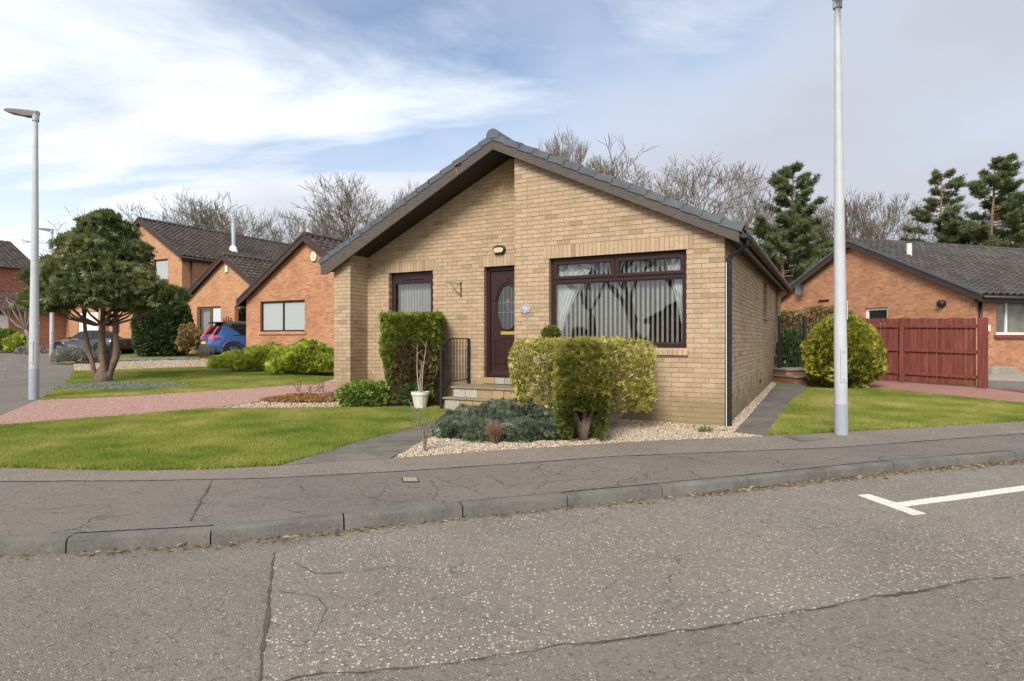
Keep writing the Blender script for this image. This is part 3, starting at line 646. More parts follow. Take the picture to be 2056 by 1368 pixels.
slab_path('wall_edging', P((1200, 832), (1476, 859)), P((1200, 841), (1473, 870)), .75, 'paving_slab', .006)
# gravel beds
BED = P((790, 921), (1000, 905), (1300, 886), (1532, 877), (1472, 869), (1200, 841), (1040, 817), (1015, 832), (960, 850), (900, 865), (850, 886))
sheet('gravel_bed', BED, .0, 'pale_gravel_bed', .05); stones('bed_gravel', BED, .0, 2600, .019, 'pale_gravel', 'pale pea gravel around the front shrubs by the pavement')
C0 = Vector((3.15, 9.0)); TH = R(27.68); ux, uy = Vector((math.cos(TH), -math.sin(TH))), Vector((math.sin(TH), math.cos(TH)))
def HL(x, y): p = C0 + ux * x + uy * y; return (p.x, p.y)
STRIP = [HL(-3.3, -.02), HL(-3.3, -.32), HL(.05, -.34)] + P((1473, 869), (1558, 772)) + [HL(0.02, 8.0), HL(.02, .0)]
sheet('wall_gravel_bed', STRIP, .0, 'pale_gravel_bed', .03); stones('wall_gravel', STRIP, .0, 1900, .024, 'pale_gravel', 'strip of pale gravel along the foot of the bungalow walls')
BED2 = P((410, 823), (560, 822), (700, 820), (888, 819)) + [HL(-4.7, -.3), HL(-4.7, .5), HL(-7.3, .5), HL(-7.9, -.05)] + P((672, 787), (560, 801))
sheet('soil_bed', BED2, .0, 'soil', .03); stones('border_gravel', P((410, 823), (560, 822), (690, 820), (680, 806), (540, 806)), .0, 1100, .024, 'pale_gravel', 'pale gravel border between the lawn and the red drive')
# slate bed under the yew
SLC = Vector((*gp(240, 777), 0)); SLATE = [(SLC.x + 1.62 * math.cos(a) * (1 + .06 * math.sin(3 * a)), SLC.y + .95 * math.sin(a) * (1 + .06 * math.cos(2 * a)) + .05) for a in np.linspace(0, 2 * math.pi, 40)[:-1]]
sheet('slate_bed', SLATE, .016, 'slate_bed', .03); stones('slate_chippings', SLATE, .02, 420, .045, 'slate_chip', 'blue-grey slate chippings round the yew trunk', .35, 'slate')
sl2 = P((205, 722), (400, 719), (400, 723), (205, 727)); stones('slate_edge', sl2, .02, 260, .06, 'slate_chip', 'row of slate pieces along the far grass strip', .6, 'slate')
# leaf litter and straw in the channel
def litter():
    pts = []
    for s in np.arange(KL[16] - .3, KL[31], .008):
        a = along(kp, KL, s); b = along(kp, KL, s + .02); t_ = (b - a).normalized()
        dens = .30 + .7 * max(0, mnoise.noise(Vector((s * .55, 3.3, 0))) + .15) + (.8 if KL[22] + .2 < s < KL[27] else 0)
        for _ in range(3):
            if random.random() < dens * .6:
                o_ = abs(random.gauss(0, .065)) + .005; pts.append((a.x + t_.y * o_, a.y - t_.x * o_, t_.x, t_.y))
    A = np.array(pts); n = len(A); L = np.stack([A[:, 0], A[:, 1], GV(A[:, 1]) + ROAD + .008 + rng.uniform(0, .01, n)], 1)
    ang = rng.normal(0, .8, n); dx = A[:, 2] * np.cos(ang) - A[:, 3] * np.sin(ang); dy = A[:, 2] * np.sin(ang) + A[:, 3] * np.cos(ang)
    M = basis(np.stack([dx, dy, rng.normal(0, .12, n)], 1)) * rng.uniform(.015, .065, n)[:, None, None]
    v, f = leaf_base(); v = v.copy(); v[:, 0] *= .45
    V, F = instances(v, f, M, L); o = mesh_np('leaf_litter', V, F, 'litter_leaf', tone=np.repeat(rng.uniform(0, 1, n), 4)); tag(o, 'dry brown leaves and straw along the kerb', 'leaf litter', kind='stuff')
litter()

# ================================================================ THE BUFF BRICK BUNGALOW
H = thing('brick_bungalow', 'buff brick bungalow with grey gable roof and big brown front window', 'house', (C0.x, C0.y, 0), -TH)
XR, ZR, SL = -3.86, 5.05, .478
def zt(x): return ZR - SL * abs(x - XR)
def zu(x): return zt(x) - .235
W_MAIN = (-2.85, -.557, 1.33, 2.83); W_LEFT = (-6.706, -5.604, 1.33, 2.83); DOOR = (-4.43, -3.53, .755, 2.83); W_SIDE = (5.87, 6.75, 2.03, 2.83)
def clip(poly, f):
    out = []
    for i in range(len(poly)):
        a, b = poly[i], poly[(i + 1) % len(poly)]; fa, fb = f(a), f(b)
        if fa >= 0: out.append(a)
        if fa * fb < 0: t_ = fa / (fa - fb); out.append((a[0] + (b[0] - a[0]) * t_, a[1] + (b[1] - a[1]) * t_))
    return out
TONES = [.05, .22, .36, .45, .52, .60, .68, .82, .95]
def tone_pick(): return min(1, max(0, random.gauss(.5, .2))) if random.random() < .8 else random.random()
BRICKS = []      # (polygon(a,z), place, tone, full, order)
def lay(place, a0, a1, z0, z1, holes, cuts=(), off=0., sgn=1, soldier=()):
    """stretcher bond from z0 up; holes and soldier courses are left out of the bond"""
    r = 0; z = z0
    while z < z1:
        o = off + (.1125 if r % 2 else 0.); k = -2
        while True:
            s0 = k * .225 + o; s1 = s0 + .215; k += 1
            if s0 > abs(a1 - a0): break
            lo, hi = max(s0, 0), min(s1, abs(a1 - a0))
            if hi - lo < .02: continue
            x0, x1 = (a0 + lo, a0 + hi) if sgn > 0 else (a1 - hi, a1 - lo)
            spans = [(x0, x1)]
            for h in list(holes) + list(soldier):
                if z + .033 < h[2] or z + .033 > h[3]: continue
                ns = []
                for p, q in spans:
                    if q <= h[0] or p >= h[1]: ns.append((p, q)); continue
                    if p < h[0] - .02: ns.append((p, h[0]))
                    if q > h[1] + .02: ns.append((h[1], q))
                spans = ns
            for p, q in spans:
                poly = [(p, z), (q, z), (q, z + .065), (p, z + .065)]
                for c in cuts: poly = clip(poly, c)
                if len(poly) >= 3 and max(v[1] for v in poly) - min(v[1] for v in poly) > .012:
                    BRICKS.append((poly, place, tone_pick(), abs(q - p - .215) < .002 and len(poly) == 4 and abs(poly[2][1] - z - .065) < 1e-6))
        z += .075; r += 1
    for x0, x1, s0, s1 in soldier:
        n = int(round((x1 - x0) / .075)); w = (x1 - x0) / n
        for i in range(n):
            p, q = x0 + i * w + .005, x0 + (i + 1) * w - .005
            poly = [(p, s0 + .004), (q, s0 + .004), (q, s1 - .008), (p, s1 - .008)]
            for c in cuts: poly = clip(poly, c)
            if len(poly) >= 3: BRICKS.append((poly, place, tone_pick(), False))
def soldier_over(w, e=.11): return (w[0] - e, w[1] + e, w[3], w[3] + .225)
cutL = lambda p: zu(min(p[0], XR)) - (p[1] if p[0] <= XR else -9)
cR = lambda p: ZR - .235 - SL * (p[0] - XR) - p[1]
cL = lambda p: ZR - .235 + SL * (p[0] - XR) - p[1]
REC = .52
Z0 = .055
lay(lambda a, dd, z: (a, dd, z), -3.508, 0., Z0, 5., [W_MAIN], (cR, cL), 0., -1, [soldier_over(W_MAIN)])
lay(lambda a, dd, z: (a, dd, z), -7.72, -7.278, Z0, 5., [], (cR, cL), 0., 1)
lay(lambda a, dd, z: (a, REC + dd, z), -7.278, -3.40, Z0, 5., [W_LEFT, DOOR], (cR, cL), 0., 1, [soldier_over(W_LEFT), (DOOR[0] - .11, -3.40, 2.83, 3.055)])
lay(lambda a, dd, z: (-7.278 - dd, a, z), .105, REC, Z0, 3.2, [], (lambda p: 3.20 - p[1],), .0, 1)
lay(lambda a, dd, z: (-3.508 + dd, a, z), .105, REC, .5, 4.64, [], (), .0, 1)
lay(lambda a, dd, z: (-dd, a, z), .105, 9.3, Z0, 2.95, [W_SIDE], (lambda p: 2.955 - p[1],), .0, 1, [])
lay(lambda a, dd, z: (-dd, a, z), 10.3, 11.4, Z0, 2.95, [], (lambda p: 2.955 - p[1],), .0, 1, [])
lay(lambda a, dd, z: (-7.72 + dd, a, z), .105, 11.4, Z0, 2.95, [], (lambda p: 2.955 - p[1],), .0, 1, [])
BD = .10
full_mesh = {}
def brick_mesh(orient, tone):
    key = (orient, tone)
    if key not in full_mesh:
        mb = MB(); L = .215
        mb.box(0, L, 0, BD, 0, .065, tone)
        me = bpy.data.meshes.new('brick'); me.from_pydata(mb.v, [], mb.f); a = me.attributes.new('tone', 'FLOAT', 'POINT'); a.data.foreach_set('value', [tone] * 8); me.materials.append(MATS['buff_brick']); full_mesh[key] = me
    return full_mesh[key]
Hm = Matrix.Translation((C0.x, C0.y, 0)) @ Matrix.Rotation(-TH, 4, 'Z')
cand = sorted([(b for b in ())], key=lambda x: x) if False else None
order = []
for i, (poly, place, tn, full) in enumerate(BRICKS):
    if full:
        c = Hm @ Vector(place((poly[0][0] + poly[1][0]) / 2, 0, poly[0][1])); p0 = place(poly[0][0], 0, poly[0][1]); p1 = place(poly[1][0], 0, poly[1][1])
        if abs(p0[1]) < 1e-6 and abs(p1[1]) < 1e-6 and p0[0] > -3.6: order.append(((c - Vector((0, 0, EYE))).length, i))
single = {i for _, i in sorted(order)[:300]}
bw = MB()
for i, (poly, place, tn, full) in enumerate(BRICKS):
    jit = random.uniform(-.0012, .0012)
    if i in single:
        o = bpy.data.objects.new('brick', brick_mesh('front', min(TONES, key=lambda q: abs(q - tn)))); link(o, H); o.location = (poly[0][0], jit, poly[0][1])
    else:
        n = len(poly); vs = [place(p[0], jit, p[1]) for p in poly] + [place(p[0], BD, p[1]) for p in poly]
        bw.add(vs, [tuple(range(n)), tuple(range(2 * n - 1, n - 1, -1))] + [(k, k + n, (k + 1) % n + n, (k + 1) % n) for k in range(n)], max(tn, .001))
bw.build('brickwork', 'buff_brick', H, kind='stuff', uv=False)
# mortar backing behind the bricks
mo = MB(); rc = .006; e = .004
def grow(h): return (h[0] - e, h[1] + e, h[2] - e, h[3] + e)
wall_mesh(mo, [(-3.50, .03), (-.010, .03), (-.010, zu(0) - .002), (-3.50, zu(-3.5) - .002)], [grow(W_MAIN)], .10, lambda a, dd, z: (a, rc + dd, z))
wall_mesh(mo, [(-7.712, .03), (-7.286, .03), (-7.286, zu(-7.286)), (-7.712, zu(-7.712))], [], .10, lambda a, dd, z: (a, rc + dd, z))
wall_mesh(mo, [(-7.40, .03), (DOOR[0] - e, .03), (DOOR[0] - e, DOOR[3] + e), (-3.45, DOOR[3] + e), (-3.45, zu(-3.45)), (XR, zu(XR)), (-7.40, zu(-7.4))], [grow(W_LEFT)], .10, lambda a, dd, z: (a, REC + rc + dd, z))
wall_mesh(mo, [(.1, .03), (REC + .05, .03), (REC + .05, 3.19), (.1, 3.19)], [], .10, lambda a, dd, z: (-7.278 - rc - dd, a, z))
wall_mesh(mo, [(.1, .03), (1.0, .03), (1.0, 4.6), (.1, 4.6)], [], .10, lambda a, dd, z: (-3.508 + rc + dd, a, z))
wall_mesh(mo, [(.012, .03), (9.29, .03), (9.29, 2.96), (.012, 2.96)], [grow(W_SIDE)], .10, lambda a, dd, z: (-rc - dd, a, z))
wall_mesh(mo, [(10.31, .03), (11.39, .03), (11.39, 2.96), (10.31, 2.96)], [], .10, lambda a, dd, z: (-rc - dd, a, z))
wall_mesh(mo, [(.012, .03), (11.39, .03), (11.39, 2.96), (.012, 2.96)], [], .10, lambda a, dd, z: (-7.72 + rc + dd, a, z))
wall_mesh(mo, [(-7.70, .03), (-.02, .03), (-.02, zu(0)), (XR, zu(XR)), (-7.70, zu(-7.7))], [], .10, lambda a, dd, z: (a, 11.30 - dd, z))
mo.build('mortar', 'mortar', H)
# rear side doorway, meter box, movement joint, vents
box_part('side_door', 'brown_upvc', H, (-.42, -.36, 9.3, 10.3, .5, 2.83)); box_part('joint', 'black_plastic', H, (-.004, .001, 4.52, 4.534, .1, 2.95))
box_part('meter_box', 'dark_fascia', H, (-.02, .05, 8.75, 9.05, .78, 1.0), .008); box_part('floor_vent', 'black_plastic', H, (-.005, .012, 5.0, 5.23, .50, .57), .003)
vt = box_part('air_vent', 'vent_clay', H, (-4.02, -3.79, REC - .012, REC + .05, 4.27, 4.41), .003)
for k in range(5): box_part('louvre', 'dark_fascia', vt, (-4.0, -3.81, REC - .015, REC - .008, 4.285 + k * .024, 4.293 + k * .024))
# room behind the windows
rm = MB(); rm.box(-7.5, -.12, 4.2, 4.3, .6, 3.0); rm.box(-7.5, -.12, REC + .13, 4.3, .66, .72); rm.box(-3.37, -.12, .12, 4.3, 2.951, 3.0); rm.box(-7.5, -3.39, REC + .13, 4.3, 2.95, 3.0); rm.box(-3.38, -3.30, .12, 4.2, .66, 2.98)
rm.build('room_wall', 'room_wall', H)
# ---- roof
rf = MB()
for s in (-1, 1):
    xe = XR + s * 4.12; y0, y1 = -.13, 11.55
    a = [(XR, zt(XR) - .035), (xe, zt(xe) - .035), (xe, zt(xe) - .085), (XR, zt(XR) - .085)]
    rf.prism(a, 'y', y0, y1)
roof = rf.build('roof', 'slate_tile', H)
so = MB()
for s in (-1, 1):
    xe = XR + s * 4.06
    so.prism([(XR, zu(XR) + .03), (xe, zu(xe) + .03), (xe, zu(xe) + .01), (XR, zu(XR) + .01)], 'y', -.135, .70 if s < 0 else .02)
so.build('soffit', 'soffit_board', roof)
def tile_mesh(w, g, roll, tone, lip=.030, name='tile', mat='grey_tile'):
    prof = [(0, 0), (.30, 0), (.40, roll * .75), (.5, roll), (.60, roll * .75), (.70, 0), (1, 0)] if roll else [(0, 0), (.97, 0)]
    vs = []
    for t_, n_, in ((-.04, 0.), (g, lip), (g, lip - .03)):
        vs += [(p * w, t_, h * 1 + n_) for p, h in prof]
    k = len(prof); fs = [(r_ * k + i, r_ * k + i + 1, (r_ + 1) * k + i + 1, (r_ + 1) * k + i) for r_ in range(2) for i in range(k - 1)]
    return vs, fs
def tile_slope(parent, origin, along_v, down_v, L, S, mat, w=.30, g=.30, roll=.035, lip=.03, indiv=0, eye_sort=None, name='tile', partname='tiling'):
    """courses of interlocking tiles; origin at the ridge, along_v along it, down_v down the slope (unit vectors in the parent's frame)"""
    o0, av, dv = Vector(origin), Vector(along_v), Vector(down_v); nv = av.cross(dv); nv = -nv if nv.z < 0 else nv
    nc, nr = max(1, int(round(L / w))), max(1, int(round(S / g))); w = L / nc; g = S / nr
    vs, fs = tile_mesh(w, g, roll, 0, lip); B = np.array(vs, np.float32); Fq = np.array(fs)
    Rm = np.array(Matrix((av, dv, nv)).transposed(), np.float32)
    loc = []; 
    for r_ in range(nr):
        for c_ in range(nc): loc.append(o0 + av * (c_ * w) + dv * (r_ * g))
    ids = set()
    if indiv:
        Mw = parent_world(parent); ds = sorted(range(len(loc)), key=lambda i: ((Mw @ loc[i]) - Vector((0, 0, EYE))).length); ids = set(ds[:indiv])
        mesh_v = []
        for tn in (.1, .3, .5, .7, .9):
            me = bpy.data.meshes.new(name); me.from_pydata([tuple(p) for p in B], [], fs); a = me.attributes.new('tone', 'FLOAT', 'POINT'); a.data.foreach_set('value', [tn] * len(B)); me.materials.append(MATS[mat]); mesh_v.append(me)
        Mr = Matrix((av, dv, nv)).transposed().to_4x4()
        for i in ids:
            o = bpy.data.objects.new(name, random.choice(mesh_v)); link(o, parent); m_ = Mr.copy(); m_.translation = loc[i]; o.matrix_local = m_
    rest = np.array([tuple(loc[i]) for i in range(len(loc)) if i not in ids], np.float32)
    if len(rest):
        V, F = instances(B, Fq, np.repeat(Rm[None], len(rest), 0), rest)
        o = mesh_np(partname, V, F, mat, parent, tone=np.repeat(rng.uniform(0, 1, len(rest)), len(B))); o['kind'] = 'stuff'
def parent_world(p):
    M = Matrix.Identity(4)
    while p is not None:
        M = (Matrix.Translation(p.location) @ p.rotation_euler.to_matrix().to_4x4()) @ M; p = p.parent
    return M
cs, sn = 1 / math.hypot(1, SL), SL / math.hypot(1, SL); SLEN = 4.14 / cs
for s in (-1, 1): tile_slope(roof, (XR, -.10, ZR - .03), (0, 1, 0), (s * cs, 0, -sn), 11.6, SLEN, 'slate_tile', roll=.03)
# verge tiles along the front gable, one by one
vme = {}
for s in (-1, 1):
    n = 15; g = SLEN / n
    for k in range(n):
        m = MB(); d0, d1 = k * g - .03, (k + 1) * g
        def pt(dd, up, y): return (XR + s * (dd * cs + up * sn), y, ZR - dd * sn + up * cs)
        prof = [(-.165, -.075), (-.165, .028), (-.15, .034), (.06, .034), (.06, .010), (-.145, .010), (-.145, -.075)]
        q = [pt(d0, u_ - .016, y_) for y_, u_ in prof] + [pt(d1, u_ + .006, y_) for y_, u_ in prof]; K = len(prof)
        m.add(q, [tuple(range(K)), tuple(range(2 * K - 1, K - 1, -1))] + [(i, i + K, (i + 1) % K + K, (i + 1) % K) for i in range(K)], .01)
        m.build('verge_tile', 'slate_tile', roof)
for k in range(25):
    m = MB(); y0 = -.17 + k * .46; pr = [(math.cos(a) * .125, math.sin(a) * .125 - .02) for a in np.linspace(-.35, math.pi + .35, 13)]
    q = [(XR + x, y0, ZR + .0 + z) for x, z in pr] + [(XR + x * .97, y0 + .455, ZR + z * .97) for x, z in pr]; K = len(pr)
    m.add(q, [tuple(range(K))] + [(i, i + 1, i + 1 + K, i + K) for i in range(K - 1)]); m.build('ridge_tile', 'slate_tile', roof, smooth=50)
# barge boards
for s in (-1, 1):
    xe = XR + s * 4.08; m = MB()
    m.prism([(XR, zt(XR) - .075), (xe, zt(xe) - .075), (xe, zt(xe) - .245), (XR, zt(XR) - .255)] if s > 0 else [(XR, zt(XR) - .075), (xe, zt(xe) - .075), (xe, zt(xe) - .30), (xe + .16, zt(xe) - .30), (XR, zt(XR) - .255)], 'y', -.150 + .002 * s, -.115)
    m.build('barge_board', 'barge_board', roof, bevel=.004)
m = MB(); m.prism([(-7.98, zt(-7.98) - .09), (-7.72, zt(-7.72) - .24), (-7.72, 2.93), (-7.98, 2.93)], 'y', -.113, 11.4); m.build('box_end', 'dark_fascia', roof)
m = MB(); m.bar((-4.62, -.17, zt(-4.62) - .14), (-4.56, -.17, zt(-4.6) - .26), .02); m.bar((-4.66, -.17, zt(-4.66) - .06), (-4.5, -.2, zt(-4.6) - .05), .018); m.build('bracket', 'red_twig', roof)
# eaves on the path side: fascia, soffit, gutter, downpipe
box_part('fascia', 'dark_fascia', roof, (.205, .228, -.112, 11.5, 2.84, zt(.228) - .09)); box_part('eaves_soffit', 'dark_fascia', roof, (-.0, .204, -.11, 11.5, 2.962, 2.975))
m = MB(); gx, gz = .295, zt(.26) - .11
pr = [(math.cos(a) * .062, math.sin(a) * .062) for a in np.linspace(math.pi, 2 * math.pi, 9)] + [(math.cos(a) * .056, math.sin(a) * .056) for a in np.linspace(2 * math.pi, math.pi, 9)]
m.prism([(gx + x, gz + z) for x, z in pr], 'y', -.17, 11.5); m.prism([(gx + x, gz + z) for x, z in pr[:9]], 'y', -.176, -.165)
gut = m.build('gutter', 'black_plastic', H, smooth=40)
for k in range(12): mm = MB(); mm.prism([(gx + x * 1.13, gz + z * 1.13) for x, z in pr[:9]] + [(gx - .06, gz + .02)], 'y', .35 + k * .95, .39 + k * .95); mm.build('clip', 'black_plastic', gut)
m = MB(); m.tube([(gx, .04, gz - .04), (gx, .04, gz - .13), (.20, .055, gz - .20), (.09, .07, gz - .25), (.055, .075, gz - .32), (.055, .075, .17)], .036, 12)
dp = m.build('downpipe', 'black_plastic', H, smooth=40)
for z in (2.52, 1.47, .62, 1.02): mm = MB(); mm.lathe([(.036, z - .025), (.043, z - .025), (.043, z + .025), (.036, z + .025)], 12, (.055, .075, 0)); mm.box(0, .05, .06, .09, z - .012, z + .012); mm.build('pipe_clip', 'black_plastic', dp)
mm = MB(); mm.tube([(.02, .03, .15), (.018, .03, 2.6)], .008, 6); mm.build('cable', 'cream_plastic', dp)
# ---- windows
def frame_bars(mb, x0, x1, z0, z1, w, y0, y1):
    mb.box(x0, x1, y0, y1, z0, z0 + w); mb.box(x0, x1, y0, y1, z1 - w, z1); mb.box(x0, x0 + w, y0 + .001, y1 - .001, z0 + w, z1 - w); mb.box(x1 - w, x1, y0 + .001, y1 - .001, z0 + w, z1 - w)
def window_front(parent, W, Y, lights, mat='brown_upvc', fw=.065, glass='glass', name='window'):
    """lights: (x0, x1, z0, z1, opening?) panes inside the frame"""
    x0, x1, z0, z1 = W; mb = MB(); frame_bars(mb, x0, x1, z0, z1, fw, Y, Y + .07); f = mb.build(name, mat, parent, bevel=.005)
    for (a, b, c, d_, op) in lights:
        if op: s_ = MB(); frame_bars(s_, a, b, c, d_, .055, Y - .018, Y + .05); s_.build('sash', mat, f, bevel=.006); a, b, c, d_ = a + .055, b - .055, c + .055, d_ - .055
        else:
            s_ = MB(); frame_bars(s_, a - .001, b + .001, c - .001, d_ + .001, .018, Y + .012, Y + .05); s_.build('bead', mat, f)
        g = MB(); g.add([(a, Y + .03, c), (b, Y + .03, c), (b, Y + .03, d_), (a, Y + .03, d_)], [(0, 1, 2, 3)]); g.build('pane', glass, f)
    return f
x0, x1, z0, z1 = W_MAIN; tz = 2.83 - .40; mx = -1.715; Y = .095
wm = window_front(H, W_MAIN, Y, [(x0 + .065, x1 - .065, z0 + .065, tz - .02, 0), (x0 + .055, mx - .012, tz + .045, z1 - .05, 1), (mx + .012, x1 - .055, tz + .045, z1 - .05, 1)])
m = MB(); m.box(x0 + .06, x1 - .06, Y + .002, Y + .068, tz - .02, tz + .05); m.box(mx - .03, mx + .03, Y + .003, Y + .067, tz + .05, z1 - .06); m.build('transom', 'brown_upvc', wm, bevel=.005)
x0, x1, z0, z1 = W_LEFT
wl = window_front(H, W_LEFT, REC + .095, [(x0 + .055, x1 - .055, z0 + .05, z1 - .17, 1)]); m = MB(); m.box(x0 + .06, x1 - .06, REC + .098, REC + .16, z1 - .175, z1 - .06); m.box(x0 + .3, x1 - .3, REC + .08, REC + .1, z1 - .145, z1 - .12); m.build('trickle_vent', 'brown_upvc', wl, bevel=.004)
m = MB(); frame_bars(m, 5.87, 6.75, 2.03, 2.83, .07, .09, .15); m2 = MB(); m2.v = [(-p[1], p[0], p[2]) for p in m.v]; m2.f = m.f; m2.t = m.t; ws = m2.build('window', 'brown_upvc', H)
m = MB(); m.add([(-.12, 5.9, 2.05), (-.12, 6.7, 2.05), (-.12, 6.7, 2.8), (-.12, 5.9, 2.8)], [(0, 1, 2, 3)]); m.build('pane', 'dark_window', ws)
# sills of brick on edge
def sill(W, yb, parent):
    n = int(round((W[1] - W[0] + .06) / .075)); w = (W[1] - W[0] + .06) / n
    for i in range(n):
        a = W[0] - .03 + i * w + .004; b = a + w - .008; m = MB()
        m.prism([(yb - .045, W[2] - .115), (yb - .045, W[2] - .035), (yb + .098, W[2] - .004), (yb + .098, W[2] - .115)], 'x', a, b, max(.01, tone_pick())); m.build('sill_brick', 'buff_brick', parent)
    m = MB(); m.box(W[0] - .03, W[1] + .03, yb - .032, yb + .095, W[2] - .112, W[2] - .036); m.build('sill_mortar', 'mortar', parent)
sill(W_MAIN, 0., wm); sill(W_LEFT, REC, wl)
m = MB(); m.prism([(-.03, 1.93), (.012, 1.93), (.012, 2.02), (-.03, 2.03)], 'y', 5.85, 6.77); m2 = MB(); m2.v = [(p[0] + .03, p[1], p[2]) for p in m.v]; m2.f = m.f; m2.t = m.t; m2.build('sill', 'mortar', ws)
# vertical blinds and net curtains
bl = thing('vertical_blind', 'cream vertical blind hanging inside the big front window', 'blind', (C0.x, C0.y, 0), -TH)
for i in range(29):
    x = -2.79 + i * .0785; ang = R(54 + random.uniform(-4, 4)); m = MB(); w = .0215
    M_ = Matrix.Translation((x, .27, 0)) @ Matrix.Rotation(ang, 4, 'Z'); m.box(-w, w, -.001, .001, 1.40, 2.76, .01, M_); m.build('slat', 'blind_fabric', bl)
box_part('head_rail', 'blind_fabric', bl, (-2.84, -.58, .28, .32, 2.77, 2.80))
bl2 = thing('vertical_blind', 'cream vertical blind hanging in the left window behind the clipped conifer', 'blind', (C0.x, C0.y, 0), -TH)
for i in range(15):
    x = -6.64 + i * .0705; M_ = Matrix.Translation((x, REC + .26, 0)) @ Matrix.Rotation(R(48 + random.uniform(-5, 5)), 4, 'Z'); m = MB(); m.box(-.024, .024, -.001, .001, 1.4, 2.78, .01, M_); m.build('slat', 'blind_fabric', bl2)
box_part('head_rail', 'blind_fabric', bl2, (-6.69, -5.62, REC + .24, REC + .28, 2.78, 2.81))
for side, lab in ((0, 'gathered white net curtain at the door end of the big window'), (1, 'gathered white net curtain at the downpipe end of the big window')):
    m = MB(); nx, nz = 36, 14; vs = []
    for j in range(nz + 1):
        fz = j / nz; z = 2.77 - fz * 1.32
        wd = .62 * (1 - fz) ** 1.5 + .10 if side == 0 else .30 * (1 - fz) ** 1.2 + .05
        for i in range(nx + 1):
            f = i / nx; x = (-2.82 + f * wd) if side == 0 else (-.59 - f * wd); vs.append((x, .235 + .016 * math.sin(f * 34 + side) + .005 * math.sin(f * 71), z))
    m.add(vs, [(j * (nx + 1) + i, j * (nx + 1) + i + 1, (j + 1) * (nx + 1) + i + 1, (j + 1) * (nx + 1) + i) for j in range(nz) for i in range(nx)])
    o = m.build('net_curtain', 'net_curtain', None, smooth=True); o.location = (C0.x, C0.y, 0); o.rotation_euler[2] = -TH; tag(o, lab, 'curtain')
# ---- front door
x0, x1, z0, z1 = DOOR; Yd = REC + .10
m = MB(); m.box(x0, x0 + .075, Yd, Yd + .07, z0, z1); m.box(x1 - .075, x1, Yd, Yd + .07, z0, z1); m.box(x0 + .075, x1 - .075, Yd + .001, Yd + .069, z1 - .075, z1); m.box(x0 + .075, x1 - .075, Yd - .02, Yd + .069, z0, z0 + .05); m.box(x0 + .02, x0 + .05, Yd - .012, Yd, z0, z1 - .02)
m.build('door_frame', 'brown_upvc', H, bevel=.006)
dx0, dx1 = x0 + .08, x1 - .08; Yl = Yd + .025
door = box_part('door', 'brown_upvc', H, (dx0, dx1, Yl, Yl + .045, z0 + .055, z1 - .08), .005)
cx_, cz_ = (dx0 + dx1) / 2, 2.06
def ring(name, mat, rx, rz, tr, par, cz=cz_, cx=cx_, arc=(0, 2 * math.pi), n=40, y=Yl - .004):
    m = MB(); full = abs(arc[1] - arc[0] - 2 * math.pi) < 1e-6; pts = [(cx + rx * math.cos(a), y, cz + rz * math.sin(a)) for a in np.linspace(arc[0], arc[1], n)]; m.tube(pts, tr, 6, cap=not full); return m.build(name, mat, par, smooth=True)
ring('moulding', 'brown_upvc', .235, .425, .016, door); ring('moulding', 'brown_upvc', .275, .48, .011, door, arc=(.25, math.pi - .25)); ring('moulding', 'brown_upvc', .022, .022, .006, door, 2.60, n=14)
m = MB(); pts = [(cx_ + .225 * math.cos(a), Yl - .003, cz_ + .415 * math.sin(a)) for a in np.linspace(0, 2 * math.pi, 40)[:-1]]; m.add(pts, [tuple(range(39))]); gl = m.build('leaded_glass', 'dark_window', door)
m = MB()
for f in (-.38, .0, .38): h_ = .415 * math.sqrt(1 - f * f) * .97; m.bar((cx_ + f * .225, Yl - .006, cz_ - h_), (cx_ + f * .225, Yl - .006, cz_ + h_), .007)
for zz in (-.09, .09): w_ = .225 * math.sqrt(1 - (zz / .415) ** 2); m.bar((cx_ - w_, Yl - .006, cz_ + zz), (cx_ + w_, Yl - .006, cz_ + zz), .007)
for s in (-1, 1): m.bar((cx_ - .05, Yl - .006, cz_ - s * .09), (cx_ + .05, Yl - .006, cz_ + s * .09), .005)
m.build('lead_came', 'lead_came', gl)
m = MB(); m.box(cx_ - .022, cx_ + .022, Yl - .007, Yl - .003, cz_ + .10, cz_ + .15); m.build('red_piece', 'tail_red', gl)
lb = box_part('letterbox', 'brass', door, (cx_ - .15, cx_ + .15, Yl - .014, Yl, 1.545, 1.61), .004); box_part('flap', 'brass', lb, (cx_ - .12, cx_ + .12, Yl - .019, Yl - .013, 1.557, 1.598), .002)
for s in (-1, 1):
    a, b = (cx_ - .27, cx_ - .05) if s < 0 else (cx_ + .05, cx_ + .27); m = MB(); m.tube([(a, Yl - .003, 1.47 if s < 0 else 1.42), (a, Yl - .003, 1.0), (b, Yl - .003, 1.0), (b, Yl - .003, 1.42 if s < 0 else 1.47), (a, Yl - .003, 1.47 if s < 0 else 1.42)], .011, 6); m.build('panel_moulding', 'brown_upvc', door)
ring('moulding', 'brown_upvc', .33, .12, .010, door, 1.60, arc=(math.pi + .35, 2 * math.pi - .35), n=16)
m = MB(); m.bar((dx1 - .05, Yl - .04, 1.75), (dx1 - .05, Yl - .04, 1.87), .02); m.box(dx1 - .07, dx1 - .03, Yl - .01, Yl, 1.68, 1.92); m.build('handle', 'brass', door)
m = MB(); m.prism([(Yl - .03, z0 + .055), (Yl, z0 + .055), (Yl, z0 + .10)], 'x', dx0 + .01, dx1 - .01); m.build('weather_bar', 'brown_upvc', door)
